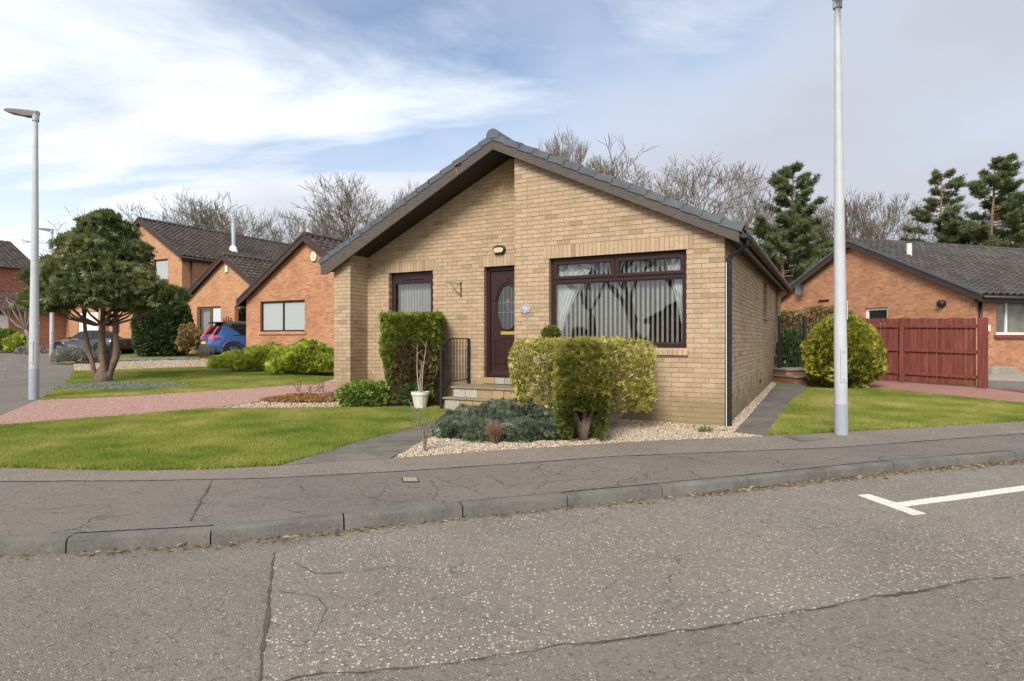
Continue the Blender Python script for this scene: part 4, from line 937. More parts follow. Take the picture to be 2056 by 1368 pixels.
# ---- front steps faced with stone
st = thing('stone_steps', 'stone-clad front steps up to the brown door', 'steps', (C0.x, C0.y, 0), -TH)
core = MB(); core.box(-4.62, -3.30, -.225, REC + .005, .1, .585); core.box(-4.66, -3.22, -.43, -.2, .1, .405); core.box(-4.43, -3.53, REC - .01, REC + .15, .5, .74); core.build('core', 'mortar', st)
def clad(x0, x1, y, z0, z1, n, t=.02):
    xs = [x0]; 
    for i in range(n - 1): xs.append(x0 + (x1 - x0) * (i + 1) / n + random.uniform(-.03, .03))
    xs.append(x1)
    for a, b in zip(xs, xs[1:]): box_part('stone', 'clad_stone', st, (a + .004, b - .004, y - t + random.uniform(-.004, .004), y, z0, z1), .006, random.choice([.1, .25, .35, .62, .9, .8]))
clad(-4.62, -3.30, -.225, .415, .575, 5); clad(-4.66, -3.22, -.43, .12, .395, 5); clad(-4.43, -3.53, REC - .012, .63, .745, 4)
for a, b in ((.12, .40),): 
    for y_, y2 in ((-.43, -.225),): box_part('stone', 'clad_stone', st, (-4.685, -4.664, y_, y2, a, b - .004), .005, .3)
box_part('stone', 'clad_stone', st, (-4.645, -4.624, -.22, .15, .12, .575), .005, .2); box_part('stone', 'clad_stone', st, (-4.645, -4.624, .16, REC - .005, .12, .575), .005, .7)
for i in range(3): box_part('tread', 'step_slab', st, (-4.66 + i * .46, -4.66 + i * .46 + .452, -.27, REC - .015, .585, .618), .005, random.random())
for i in range(3): box_part('tread', 'step_slab', st, (-4.70 + i * .50, -4.70 + i * .50 + .492, -.475, -.232, .405, .436), .005, random.random())
# ---- railing beside the steps
rl = thing('step_railing', 'black iron railing beside the front steps', 'railing', (C0.x, C0.y, 0), -TH)
X = -4.74; yf, yb, ym = -.45, .47, -.16
m = MB(); m.box(X - .02, X + .02, yf - .02, yf + .02, .19, 1.33); m.build('post', 'black_iron', rl, bevel=.003); m = MB(); m.box(X - .02, X + .02, yb - .02, yb + .02, .62, 1.48); m.build('post', 'black_iron', rl, bevel=.003)
m = MB(); m.bar((X, yf, 1.32), (X, ym, 1.475), .022); m.bar((X, ym, 1.475), (X, yb, 1.475), .022); m.build('top_rail', 'black_iron', rl)
m = MB(); m.bar((X, yf, .46), (X, ym, .70), .018); m.bar((X, ym, .70), (X, yb, .70), .018); m.build('bottom_rail', 'black_iron', rl)
for i in range(8):
    y = yf + (yb - yf) * (i + 1) / 9; f = min(1, max(0, (y - yf) / (ym - yf))); m = MB(); m.bar((X, y, .46 + .24 * f), (X, y, 1.32 + .155 * f), .011); m.build('bar', 'black_iron', rl)
# ---- things fixed to the wall
lt = thing('wall_lamp', 'oval bulkhead lamp on the wall above the front door', 'lamp', (C0.x, C0.y, 0), -TH)
def stadium(w, h, n=10): return [(math.cos(a) * h + (w - h) * (1 if k == 0 else -1), math.sin(a) * h) for k in (0, 1) for a in (np.linspace(-math.pi / 2, math.pi / 2, n) if k == 0 else np.linspace(math.pi / 2, 1.5 * math.pi, n))]
m = MB(); m.prism([(-4.08 + x, 3.135 + z) for x, z in stadium(.125, .078)], 'y', REC - .06, REC + .01); m.build('housing', 'black_plastic', lt, bevel=.012); m = MB(); m.prism([(-4.08 + x, 3.12 + z) for x, z in stadium(.10, .048)], 'y', REC - .085, REC - .055); m.build('diffuser', 'lamp_glass', lt, bevel=.012)
br = thing('basket_bracket', 'black scrolled iron bracket on the wall left of the door', 'bracket', (C0.x, C0.y, 0), -TH)
m = MB(); m.bar((-4.94, REC - .01, 2.28), (-4.94, REC - .01, 2.58), .02, .008); m.build('back_bar', 'black_iron', br)
m = MB(); m.tube([(-4.94, REC - .015, 2.54), (-5.05, REC - .11, 2.55), (-5.15, REC - .2, 2.555), (-5.175, REC - .22, 2.53), (-5.16, REC - .21, 2.51)], .007, 6); m.build('arm', 'black_iron', br)
m = MB(); m.tube([(-4.94, REC - .012, 2.32), (-5.02, REC - .07, 2.40), (-5.06, REC - .12, 2.49), (-5.10, REC - .155, 2.545)], .006, 6); m.build('brace', 'black_iron', br)
pq = thing('house_number', 'grey oval plaque with number 15 beside the door', 'plaque', (C0.x, C0.y, 0), -TH)
m = MB(); oc = [(-3.29 + .098 * math.cos(a) * (1 + .09 * math.cos(8 * a)), 1.99 + .080 * math.sin(a) * (1 + .09 * math.cos(8 * a))) for a in np.linspace(0, 2 * math.pi, 49)[:-1]]
m.prism(oc, 'y', -.018, .004); m.build('plate', 'pewter', pq, bevel=.003)
cu = bpy.data.curves.new('numeral', 'FONT'); cu.body = '15'; cu.size = .085; cu.align_x = 'CENTER'; cu.align_y = 'CENTER'; cu.extrude = .004; tmp = bpy.data.objects.new('numeral', cu); COL.objects.link(tmp)
bpy.context.view_layer.update(); me = bpy.data.meshes.new_from_object(tmp.evaluated_get(bpy.context.evaluated_depsgraph_get())); bpy.data.objects.remove(tmp)
me.materials.clear(); me.materials.append(MATS['sticker_white']); o = link(bpy.data.objects.new('numeral', me), pq); o.location = (-3.29, -.021, 1.99); o.rotation_euler = (R(90), 0, 0)

# ================================================================ NEIGHBOURING HOUSES
def gable_house(root, W, D, zb, ze, zr, wallmat, holes_front=(), holes_right=(), name_wall='wall', xo=0.):
    """walls with a front gable at y=0 from x=-W..0, depth D; eaves height ze, ridge zr (all in the thing's frame)"""
    m = MB(); xr = -W / 2
    wall_mesh(m, [(-W, zb), (0, zb), (0, ze), (xr, zr), (-W, ze)], holes_front, .12, lambda a, d_, z: (a, d_, z))
    wall_mesh(m, [(.121, zb), (D, zb), (D, ze), (.121, ze)], holes_right, .12, lambda a, d_, z: (-d_, a, z))
    wall_mesh(m, [(.121, zb), (D, zb), (D, ze), (.121, ze)], [], .12, lambda a, d_, z: (-W + d_, a, z))
    wall_mesh(m, [(-W + .121, zb), (-.121, zb), (-.121, ze), (xr, zr - .1), (-W + .121, ze)], [], .12, lambda a, d_, z: (a, D - d_ - .001, z))
    return m.build(name_wall, wallmat, root)
def gable_roof(root, W, D, ze, zr, tilemat, bargemat, over=.28, front=.18, indiv=0, verge='barge', partname='tiling', slopes=(-1, 1), roll=.05):
    xr = -W / 2; sl = (zr - ze) / (W / 2); c = 1 / math.hypot(1, sl); s_ = sl * c; half = W / 2 + over; S = half / c; top = zr + .16
    m = MB()
    for s in (-1, 1): m.prism([(xr, top - .05), (xr + s * half, top - .05 - sl * half), (xr + s * half, top - .13 - sl * half), (xr, top - .13)], 'y', -front, D + .1)
    rf = m.build('roof', bargemat, root)
    for s in slopes: tile_slope(rf, (xr, -front, top - .045), (0, 1, 0), (s * c, 0, -s_), D + front + .1, S, tilemat, roll=.055, lip=.045, indiv=indiv if s > 0 else 0, partname=partname)
    for s in (-1, 1):
        m = MB(); h = half + .01
        m.prism([(xr, top + .0), (xr + s * h, top - sl * h), (xr + s * h, top - .26 - sl * h), (xr, top - .27)], 'y', -front - .03 + .002 * s, -front); m.build('barge_board', bargemat, rf)
        m = MB(); m.prism([(xr, top + .03), (xr + s * h, top + .03 - sl * h), (xr + s * h, top - .055 - sl * h), (xr, top - .055)], 'y', -front - .055, -front - .031); m.build('verge_trim', verge if verge != 'barge' else bargemat, rf)
        x = xr + s * half; a = MB(); a.box(min(x, x - s * .02), max(x, x - s * .02), -front, D, top - .25 - sl * half, top - .06 - sl * half); a.build('fascia', bargemat, rf)
        g = MB(); g.tube([(x + s * .05, -front, top - .13 - sl * half), (x + s * .05, D, top - .13 - sl * half)], .055, 8); g.build('gutter', 'black_plastic' if verge != 'barge' else bargemat, rf, smooth=True)
        so_ = MB(); so_.box(min(x, xr + s * W / 2), max(x, xr + s * W / 2), -front, D, top - .26 - sl * half, top - .24 - sl * half); so_.build('soffit', bargemat, rf)
    n = int((D + front) / .45)
    m = MB()
    for k in range(n):
        y0 = -front + k * .45; pr = [(math.cos(a) * .12, math.sin(a) * .11 - .01) for a in np.linspace(-.3, math.pi + .3, 9)]; q = [(xr + x, y0, top + z) for x, z in pr] + [(xr + x * .95, y0 + .44, top + z * .95) for x, z in pr]
        m.add(q, [(i, i + 1, i + 10, i + 9) for i in range(8)] + [tuple(range(9))], random.uniform(.01, 1))
    m.build('ridge_tiles', tilemat, rf, smooth=40)
    return rf
def simple_window(parent, W, place, mat, glassmat='dark_window', mull=(), fw=.06, sillmat=None, setback=.07, blind=None):
    """window in a wall hole; place(a, depth, z)"""
    x0, x1, z0, z1 = W
    def bars(m, a0, a1, c0, c1, w, d0, d1):
        for b in ((a0, a1, c0, c0 + w), (a0, a1, c1 - w, c1), (a0, a0 + w, c0 + w, c1 - w), (a1 - w, a1, c0 + w, c1 - w)):
            vs = [place(a, d_, z) for z in b[2:] for a, d_ in ((b[0], d0), (b[1], d0), (b[1], d1), (b[0], d1))]; m.add(vs, [(3, 2, 1, 0), (4, 5, 6, 7), (0, 1, 5, 4), (1, 2, 6, 5), (2, 3, 7, 6), (3, 0, 4, 7)])
    m = MB(); bars(m, x0, x1, z0, z1, fw, setback, setback + .06); f = m.build('window', mat, parent)
    xs = [x0 + fw] + list(mull) + [x1 - fw]
    for i, mu in enumerate(mull): m = MB(); vs = [place(a, d_, z) for z in (z0 + fw, z1 - fw) for a, d_ in ((mu - .035, setback + .002), (mu + .035, setback + .002), (mu + .035, setback + .058), (mu - .035, setback + .058))]; m.add(vs, [(3, 2, 1, 0), (4, 5, 6, 7), (0, 1, 5, 4), (1, 2, 6, 5), (2, 3, 7, 6), (3, 0, 4, 7)]); m.build('mullion', mat, f)
    for a, b in zip(xs, xs[1:]):
        m = MB(); m.add([place(a, setback + .04, z0 + fw), place(b, setback + .04, z0 + fw), place(b, setback + .04, z1 - fw), place(a, setback + .04, z1 - fw)], [(0, 1, 2, 3)]); m.build('pane', glassmat, f)
        if blind: m = MB(); m.add([place(a, setback + .12, z0 + fw), place(b, setback + .12, z0 + fw), place(b, setback + .12, z1 - fw), place(a, setback + .12, z1 - fw)], [(0, 1, 2, 3)]); m.build('blind', blind, f)
    if sillmat: m = MB(); vs = [place(a, d_, z) for z in (z0 - .11, z0) for a, d_ in ((x0 - .08, -.05), (x1 + .08, -.05), (x1 + .08, .1), (x0 - .08, .1))]; m.add(vs, [(3, 2, 1, 0), (4, 5, 6, 7), (0, 1, 5, 4), (1, 2, 6, 5), (2, 3, 7, 6), (3, 0, 4, 7)]); m.build('sill', sillmat, f)
    return f
FRONT = lambda a, d_, z: (a, d_, z)
SIDE = lambda a, d_, z: (-d_, a, z)
def soldier_course(parent, x0, x1, z, mat='orange_brick', y=-.006):
    m = MB(); n = int((x1 - x0) / .075)
    for i in range(n): m.box(x0 + i * .075 + .004, x0 + i * .075 + .071, y, .02, z + .004, z + .221)
    return m.build('soldier_course', mat, parent, kind=None)
# --- B: orange gable next door, roller blinds closed
W = 6.6; B = thing('orange_bungalow', 'orange brick bungalow with plum gable and pale closed blinds', 'house', (-10.5 + .8856 * W, 24. - .4645 * W, 0), -TH)
zb = .3; ze, zr = 3.05, 5.20
wb = (-5.80, -3.42, 1.78, 2.95); wb2 = (-1.9, -.9, 1.78, 2.95)
gable_house(B, W, 10., zb, ze, zr, 'orange_brick', [wb, wb2])
rfB = gable_roof(B, W, 10., ze, zr, 'brown_tile', 'dark_fascia')
simple_window(B, wb, FRONT, 'brown_upvc', 'roller_blind', [-4.61], sillmat='tan_brick'); simple_window(B, wb2, FRONT, 'brown_upvc', 'dark_window', [], sillmat='tan_brick')
soldier_course(B, -6.55, -.1, 2.96)
m = MB(); m.prism([(-2.92 + .16 * math.cos(a), 4.52 + .2 * math.sin(a)) for a in np.linspace(0, 2 * math.pi, 7)[:-1]], 'y', -.07, 0); ab = m.build('alarm_box', 'cream_plastic', B, bevel=.01); m = MB(); m.prism([(-2.92 + .07 * math.cos(a), 4.52 + .07 * math.sin(a)) for a in np.linspace(0, 2 * math.pi, 13)[:-1]], 'y', -.078, -.069); m.build('badge', 'plate_yellow', ab)
# --- C: two storey house with a lower front gable
C = thing('two_storey_house', 'two-storey orange brick house with brown tiled roof and steel flue', 'house', (-18.25, 33.6, 0), -TH)
W = 7.4; zb, ze, zr = .5, 6.15, 8.35
cw = (-2.55, -1.25, 4.86, 6.05)
gable_house(C, W, 15., zb, ze, zr, 'tan_brick', [cw, (-6.6, -5.9, 1.9, 3.0)])
rfC = gable_roof(C, W, 15., ze, zr, 'brown_tile', 'dark_fascia', over=.3, front=.2)
simple_window(C, cw, FRONT, 'brown_upvc', 'roller_blind', [], sillmat='tan_brick'); simple_window(C, (-6.6, -5.9, 1.9, 3.0), FRONT, 'brown_upvc')
box_part('alarm_box', 'cream_plastic', C, (-3.75, -3.35, -.08, 0, 6.35, 6.58), .01)
m = MB(); m.tube([(.06, .5, 6.0), (.06, .5, .6)], .05, 8); m.build('downpipe', 'dark_fascia', C, smooth=True)
sx, sy = -1.35, 4.3; zf = 8.35 + .16 - (2.2 / 3.7) * (sx + 3.7)
m = MB(); m.lathe([(.13, zf - .2), (.13, zf + 1.75)], 14, (sx, sy, 0)); fl = m.build('flue', 'flue_steel', C, smooth=40); m = MB(); m.lathe([(.0, zf + 2.0), (.20, zf + 1.97), (.20, zf + 1.90), (.15, zf + 1.88), (.15, zf + 1.75), (.17, zf + 1.73)], 14, (sx, sy, 0)); m.build('cowl', 'flue_steel', fl, smooth=40)
m = MB(); m.lathe([(.30, zf - .18), (.22, zf + .12), (.14, zf + .25)], 14, (sx, sy, 0)); m.build('flashing', 'white_upvc', fl, smooth=40)
W2 = 6.2; lo = Vector((-16.68, 31.0, 0)); Rm = Matrix.Rotation(TH, 4, 'Z'); loc = Rm @ (lo - C.location)   # lower gable's left front corner in the house frame
ext = bpy.data.objects.new('gable_extension', None); link(ext, C); ext.location = (loc.x + W2, loc.y, 0)
c1 = (-W2 + .95, -W2 + 2.75, 1.75, 3.12); c2 = (-W2 + 3.75, -W2 + 4.7, 1.2, 3.12)
gable_house(ext, W2, 4.5, .5, 3.42, 5.45, 'tan_brick', [c1, c2]); gable_roof(ext, W2, 4.5, 3.42, 5.45, 'brown_tile', 'dark_fascia', over=.28)
simple_window(ext, c1, FRONT, 'oak_frame', 'glass', [-W2 + 1.95], fw=.09, sillmat='tan_brick'); simple_window(ext, c2, FRONT, 'oak_frame', 'glass', [], fw=.1)
m = MB(); 
for i in range(7): a = -W2 + .98 + i * .08; m.box(a, a + .06, .3, .31 + .02 * (i % 2), 1.8, 3.08)
m.build('curtain', 'net_curtain', ext); m = MB(); m.box(-W2 + 3.9, -W2 + 4.6, .3, .32, 1.3, 3.05); m.build('curtain', 'net_curtain', ext)
box_part('alarm_box', 'cream_plastic', ext, (-W2 / 2 + .02, -W2 / 2 + .22, -.07, 0, 4.75, 5.05), .01)
tr = thing('trellis', 'red wooden trellis on the wall behind the blue car', 'trellis', (C.location.x, C.location.y, 0), -TH); x_ = ext.location.x - W2 + 3.0; y_ = ext.location.y
for i in range(4): box_part('upright', 'red_trellis', tr, (x_ + i * .17, x_ + i * .17 + .035, y_ - .05, y_ - .03, 1.6, 2.55 + .08 * math.sin(i)))
for i in range(4): box_part('rail', 'red_trellis', tr, (x_ - .08, x_ + .63, y_ - .029, y_ - .012, 1.72 + i * .22, 1.755 + i * .22))
# --- D: gable beyond the yew, white garage door
D_ = thing('gable_house', 'orange brick gable house behind the yew with white garage door', 'house', (-24.6, 36.5, 0), -TH); W = 6.6
dw = (-5.0, -4.2, 2.1, 3.3); gd = (-2.7, -.5, .8, 3.2)
gable_house(D_, W, 9., .6, 5.9, 8.0, 'tan_brick', [dw, gd]); gable_roof(D_, W, 9., 5.9, 8.0, 'brown_tile', 'dark_fascia')
simple_window(D_, dw, FRONT, 'brown_upvc')
m = MB(); m.box(-2.7, -.5, .08, .1, .8, 3.2); g_ = m.build('garage_door', 'garage_white', D_)
for k in range(6): box_part('panel', 'garage_white', g_, (-2.68, -.52, .065, .081, .82 + k * .4, 1.19 + k * .4), .01)
# --- E: house at the left edge, lean-to garage
E = thing('garage_house', 'brick house at the picture edge with lean-to garage roof', 'house', (-30.8, 39.0, 0), R(62.3)); W = 9.
m = MB(); wall_mesh(m, [(-W, .7), (0, .7), (0, 6.1), (-W, 6.1)], [], .12, FRONT); wall_mesh(m, [(.121, .7), (7, .7), (7, 6.1), (3.5, 8.0), (.121, 6.1)], [], .12, SIDE); m.build('wall', 'red_brick', E)
c = 1 / math.hypot(1, .55); m = MB(); m.prism([(-.3, 5.9), (3.5, 7.99), (3.5, 8.06), (-.3, 5.98)], 'x', -W, .25); rE = m.build('roof', 'dark_fascia', E); tile_slope(rE, (-W, 3.5, 8.09), (1, 0, 0), (0, -c, -.55 * c), W + .3, 3.85 / c, 'brown_tile')
m = MB(); m.tube([(-W, -.36, 5.95), (.2, -.36, 5.95)], .06, 8); m.build('gutter', 'dark_fascia', rE)
m = MB(); wall_mesh(m, [(-W, .7), (0.8, .7), (.8, 3.3), (-W, 3.3)], [(-5.4, -2.3, .8, 2.95)], .12, lambda a, d_, z: (a, -2.6 + d_, z)); wall_mesh(m, [(-2.479, .7), (-.01, .7), (-.01, 4.2), (-2.479, 3.3)], [], .12, lambda a, d_, z: (.8 - d_, a, z)); m.build('garage_wall', 'red_brick', E)
c = 1 / math.hypot(1, .42); m = MB(); m.prism([(-2.95, 3.2), (0, 4.44), (0, 4.50), (-2.95, 3.27)], 'x', -W, 1.05); r2 = m.build('lean_to_roof', 'dark_fascia', E); tile_slope(r2, (-W, 0, 4.54), (1, 0, 0), (0, -c, -.42 * c), W + 1.05, 3.0 / c, 'red_tile')
box_part('fascia', 'dark_fascia', r2, (-W, 1.05, -2.98, -2.95, 3.05, 3.3)); m = MB(); m.box(-5.4, -2.3, -2.53, -2.5, .8, 2.95); g_ = m.build('garage_door', 'garage_white', E)
for k in range(5): box_part('panel', 'garage_white', g_, (-5.37, -2.33, -2.545, -2.529, .83 + k * .42, 1.22 + k * .42), .01)
box_part('wall_light', 'cream_plastic', E, (-.9, -.78, -2.68, -2.6, 2.4, 2.6), .02)
# --- F: bungalow on the other side, gable towards us
th = math.atan2(.293, .956); F_ = thing('neighbour_bungalow', 'orange brick bungalow behind the red fence with white windows', 'house', (14.09, 18.5, 0), 0.)
# frame: gable plane runs along local -y -> build with the gable as the 'front', turned so that its right corner is the near corner
gd_ = Vector((-.293, .956)); F_.rotation_euler[2] = math.atan2(-gd_.y, -gd_.x)      # local x points along the gable towards the near corner
W = 9.02; ze, zr = 2.86, 5.05; fr_w = (.90, 2.42, 1.62, 2.78)
gw = (-3.95, -3.0, 1.98, 2.62); gdoor = (-6.05, -5.1, .6, 2.62)
gable_house(F_, W, 14., .2, ze, zr, 'orange_brick', [gw, gdoor], [fr_w])
rfF = gable_roof(F_, W, 14., ze, zr, 'grey_tile', 'dark_fascia', over=.32, front=.16, indiv=300, verge='slate_tile')
simple_window(F_, gw, FRONT, 'white_upvc', 'dark_window', [], sillmat='white_upvc', fw=.09)
fwn = simple_window(F_, fr_w, SIDE, 'white_upvc', 'dim_window', [1.45], fw=.075)
m = MB(); m.box(-.05, .07, .80, 2.52, 1.50, 1.61); m.build('sill', 'fence_paint', fwn, bevel=.01)
m = MB(); m.box(-1.9, -1.85, .2, 3.2, 1., 2.9); m.build('room_wall', 'beech_wall' if 'beech_wall' in MATS else 'room_wall', F_)
box_part('door', 'dark_fascia', F_, (-6.05, -5.1, .09, .11, .6, 2.62)); m = MB(); m.tube([(.06, .16, 2.75), (.06, .16, .4)], .045, 8); m.build('downpipe', 'black_plastic', F_, smooth=True)
m = MB(); m.lathe([(.0, -.16), (.10, -.15), (.12, -.06), (.12, 0)], 14, (-1.0, 0, 2.62), 'y'); m.build('round_lamp', 'black_plastic', F_, smooth=True); box_part('wall_lantern', 'cream_plastic', F_, (.0, .1, .42, .54, 1.72, 1.92), .02)
box_part('air_vent', 'vent_clay', F_, (-.02, .012, .38, .62, 1.0, 1.1)); box_part('alarm_strip', 'dark_window', F_, (-6.1, -5.6, -.05, 0, 3.0, 3.06))
sl = (zr - ze) / (W / 2); m = MB(); zf = zr + .16 - sl * 1.5; m.lathe([(.09, zf - .15), (.09, zf + .42), (.0, zf + .43)], 12, (-W / 2 + 1.5, 1.0, 0)); m.build('vent_pipe', 'cream_plastic', F_, smooth=40)
m = MB(); m.lathe([(.0, .10), (.16, .06), (.24, 0)], 14, (-6.9, -.25, 3.55), 'y'); m.build('satellite_dish', 'slate_tile', F_, smooth=True)
m = MB(); m.box(.02, .34, .25, 1.35, .38, .62); m.box(.08, .28, .31, 1.29, .60, .64); o = m.build('stone_trough', 'concrete', None, bevel=.02); o.location = F_.location; o.rotation_euler = F_.rotation_euler; tag(o, 'low grey stone trough against the wall just past the red fence', 'trough')

# --- across the road, behind the viewer: its gable shows in the front window glass
X_ = thing('brick_house', 'house across the road mirrored as a dark gable in the big window', 'house', (*HL(-7.6, -24.), 0), -TH + math.pi)
gable_house(X_, 8.5, 8., -.3, 2.6, 4.9, 'red_brick', [(-6.5, -4.4, 1., 2.3)]); gable_roof(X_, 8.5, 8., 2.6, 4.9, 'brown_tile', 'dark_fascia'); simple_window(X_, (-6.5, -4.4, 1., 2.3), FRONT, 'brown_upvc')

# ================================================================ FENCES, GATE, LAMP POSTS
fc = thing('red_fence', 'red-brown painted timber fence of upright boards by the brick drive', 'fence')
FA, FB = Vector((11.12, 14.42, 0)), Vector((9.30, 17.25, 0)); fd = (FB - FA).normalized(); FLn = (FB - FA).length; fn = Vector((-fd.y, fd.x, 0))
if fn.dot(-FA) > 0: fn = -fn          # fn points away from the camera: boards are on the far face of the rails
HF = 1.68
def fbox(name, s0, s1, o0, o1, z0, z1, tone):
    m = MB(); p = FA + fd * s0; q = FA + fd * s1; vs = [(w + fn * o + Vector((0, 0, G(w.y) + z))) for z in (z0, z1) for w, o in ((p, o0), (q, o0), (q, o1), (p, o1))]
    m.add(vs, [(3, 2, 1, 0), (4, 5, 6, 7), (0, 1, 5, 4), (1, 2, 6, 5), (2, 3, 7, 6), (3, 0, 4, 7)], tone); return m.build(name, 'fence_paint', fc, bevel=.003)
s = .12
while s < FLn + .25:
    w = random.uniform(.088, .10); fbox('board', s, s + w, .055, .073, .05 + random.uniform(-.02, .02), HF + random.uniform(-.012, .012), random.uniform(.02, 1) ** .7 * random.choice((1, 1, 2.2))); s += w + random.uniform(.003, .014)
for z in (.22, .82, 1.44): fbox('rail', .06, FLn + .25, .012, .054, z, z + .075, .4)
for s in (0, 1.72, 3.3): fbox('post', s - .055 if s else -.11, s + .05, -.05, .0115, -.02, HF - .01, .2)
fbox('end_post', -.115, .0, .012, .11, -.02, HF + .0, .3)
# black iron gate and railings on a pair of steps
GA, GB = Vector((7.28, 16.55, 0)), Vector((9.35, 16.85, 0)); gl_ = (GB - GA).length; gdv = (GB - GA).normalized(); gz = G(16.6) + .32
gt = thing('iron_gate', 'black iron bar gate and railing at the end of the side path', 'gate')
for i in range(22):
    p = GA + gdv * (gl_ * i / 21); m = MB(); m.tube([(p.x, p.y, gz + .03), (p.x, p.y, gz + 1.40), (p.x, p.y, gz + 1.46)], [.011, .011, .002], 6); m.build('bar', 'black_iron', gt)
for z in (.12, 1.30): m = MB(); m.bar(GA + Vector((0, 0, gz + z)), GB + Vector((0, 0, gz + z)), .035, .012); m.build('rail', 'black_iron', gt)
for f in (.36, 0., 1.): p = GA + gdv * gl_ * f; m = MB(); m.box(p.x - .028, p.x + .028, p.y - .028, p.y + .028, gz - .2, gz + 1.43); m.build('post', 'black_iron', gt, bevel=.004)
p = GA + gdv * gl_ * .55; m = MB(); m.box(p.x - .02, p.x + .03, p.y - .05, p.y - .02, gz + .78, gz + 1.0); m.build('latch_plate', 'white_upvc', gt)
gs = thing('concrete_steps', 'two low concrete steps before the black iron gate', 'steps'); 
def sbox(name, mat, a, b, y0, y1, z0, z1):
    m = MB(); t_ = gdv; n_ = Vector((-gdv.y, gdv.x, 0)); o = GA
    vs = [o + t_ * x + n_ * y + Vector((0, 0, z)) for z in (z0, z1) for x, y in ((a, y0), (b, y0), (b, y1), (a, y1))]; m.add(vs, [(3, 2, 1, 0), (4, 5, 6, 7), (0, 1, 5, 4), (1, 2, 6, 5), (2, 3, 7, 6), (3, 0, 4, 7)]); return m.build(name, mat, gs, bevel=.006)
g0 = G(15.9)
sbox('riser', 'red_brick', -.12, 1.12, -.88, .3, g0 - .05, g0 + .13); sbox('tread', 'concrete', -.14, 1.15, -.92, .3, g0 + .131, g0 + .175); sbox('riser', 'red_brick', -.12, 1.12, -.50, .32, g0 + .176, g0 + .30); sbox('tread', 'concrete', -.14, 1.15, -.54, .5, g0 + .301, g0 + .345)
# lamp posts
def lamp_post(label, base, H_, rb, rt, lean=0., arm_dir=(-1, 0), sleeve=.62):
    x, y = base; z = G(y); t = thing('lamp_post', label, 'lamp post', (x, y, z), 0, 'street lamp posts'); t.rotation_euler[1] = lean
    m = MB(); m.lathe([(rb, sleeve + .0), (rb, 1.25), (rb * .985, 1.27), (rt, H_), (0., H_)], 20); pole = m.build('pole', 'grey_paint', t, smooth=40)
    m = MB(); m.lathe([(rb + .004, -.1), (rb + .004, sleeve + .005), (rb, sleeve + .005)], 20); m.build('sleeve', 'grey_sleeve', t, smooth=40)
    m = MB(); m.box(-rb * .5, rb * .5, -rb - .003, -rb * .8, .72, 1.18); m.build('access_door', 'grey_paint', pole, bevel=.004)
    for zz in (.76, 1.14): m = MB(); m.lathe([(0, -.006), (.014, -.005), (.016, 0)], 8, (0, -rb - .003, zz), 'y'); m.build('lock', 'grey_sleeve', pole)
    ax, ay = arm_dir
    m = MB(); m.lathe([(rt + .018, H_ - .1), (rt + .022, H_ - .09), (rt + .018, H_ + .09), (.0, H_ + .1)], 14); m.build('spigot', 'grey_paint', t, smooth=40)
    m = MB(); sec = [(-.05, .055, .02), (.03, .075, .0), (.18, .11, -.01), (.34, .13, .03), (.52, .12, .06), (.60, .07, .09)]; vs = []
    for s_, w, lo_ in sec:
        hi = .11 + s_ * .06; vs += [(ax * s_ - ay * w, ay * s_ + ax * w, H_ + hi - .03), (ax * s_ - ay * w * .6, ay * s_ + ax * w * .6, H_ + hi), (ax * s_ + ay * w * .6, ay * s_ - ax * w * .6, H_ + hi), (ax * s_ + ay * w, ay * s_ - ax * w, H_ + hi - .03), (ax * s_ + ay * w * .8, ay * s_ - ax * w * .8, H_ + lo_), (ax * s_ - ay * w * .8, ay * s_ + ax * w * .8, H_ + lo_)]
    n = len(sec); m.add(vs, [(i * 6 + k, i * 6 + (k + 1) % 6, (i + 1) * 6 + (k + 1) % 6, (i + 1) * 6 + k) for i in range(n - 1) for k in range(6)] + [tuple(range(6)), tuple(range(6 * n - 1, 6 * n - 7, -1))]); m.build('lamp_head', 'lamp_head', t, smooth=35)
    return t
L1 = lamp_post('tall grey lamp post on the grass to the right of the bungalow', gp(1689, 873), 5.95, .083, .038, R(-.5), (0, -1), .42)
L2 = lamp_post('grey lamp post beside the red gravel drive in front of the yew', (-9.72, 12.35), 5.75, .084, .040, R(.4), (-1, -.0))
L3 = lamp_post('small far lamp post between the yew and the dark sports car', (-20.9, 27.6), 5.75, .086, .045, 0, (-1, 0))
sk = thing('number_sticker', 'white number sticker on the tall lamp post', 'sticker', L1.location, 0.)
m = MB(); zb_ = 1.70
for k in range(4): a0 = R(-62 + k * 9); a1 = R(-62 + (k + 1) * 9); r_ = .082; m.add([(r_ * math.cos(a0), r_ * math.sin(a0), zb_ - .12), (r_ * math.cos(a1), r_ * math.sin(a1), zb_ - .12), (r_ * math.cos(a1), r_ * math.sin(a1), zb_ + .13), (r_ * math.cos(a0), r_ * math.sin(a0), zb_ + .13)], [(0, 1, 2, 3)])
m.build('backing', 'sticker_white', sk)
for k, (zz, h_) in enumerate(((.095, .03), (.05, .032), (.0, .012), (-.04, .03), (-.085, .03))):
    m = MB(); r_ = .0835; a0, a1 = R(-50), R(-36); m.add([(r_ * math.cos(a0), r_ * math.sin(a0), zb_ + zz - h_ / 2), (r_ * math.cos(a1), r_ * math.sin(a1), zb_ + zz - h_ / 2), (r_ * math.cos(a1), r_ * math.sin(a1), zb_ + zz + h_ / 2), (r_ * math.cos(a0), r_ * math.sin(a0), zb_ + zz + h_ / 2)], [(0, 1, 2, 3)]); m.build('character', 'sticker_ink', sk)

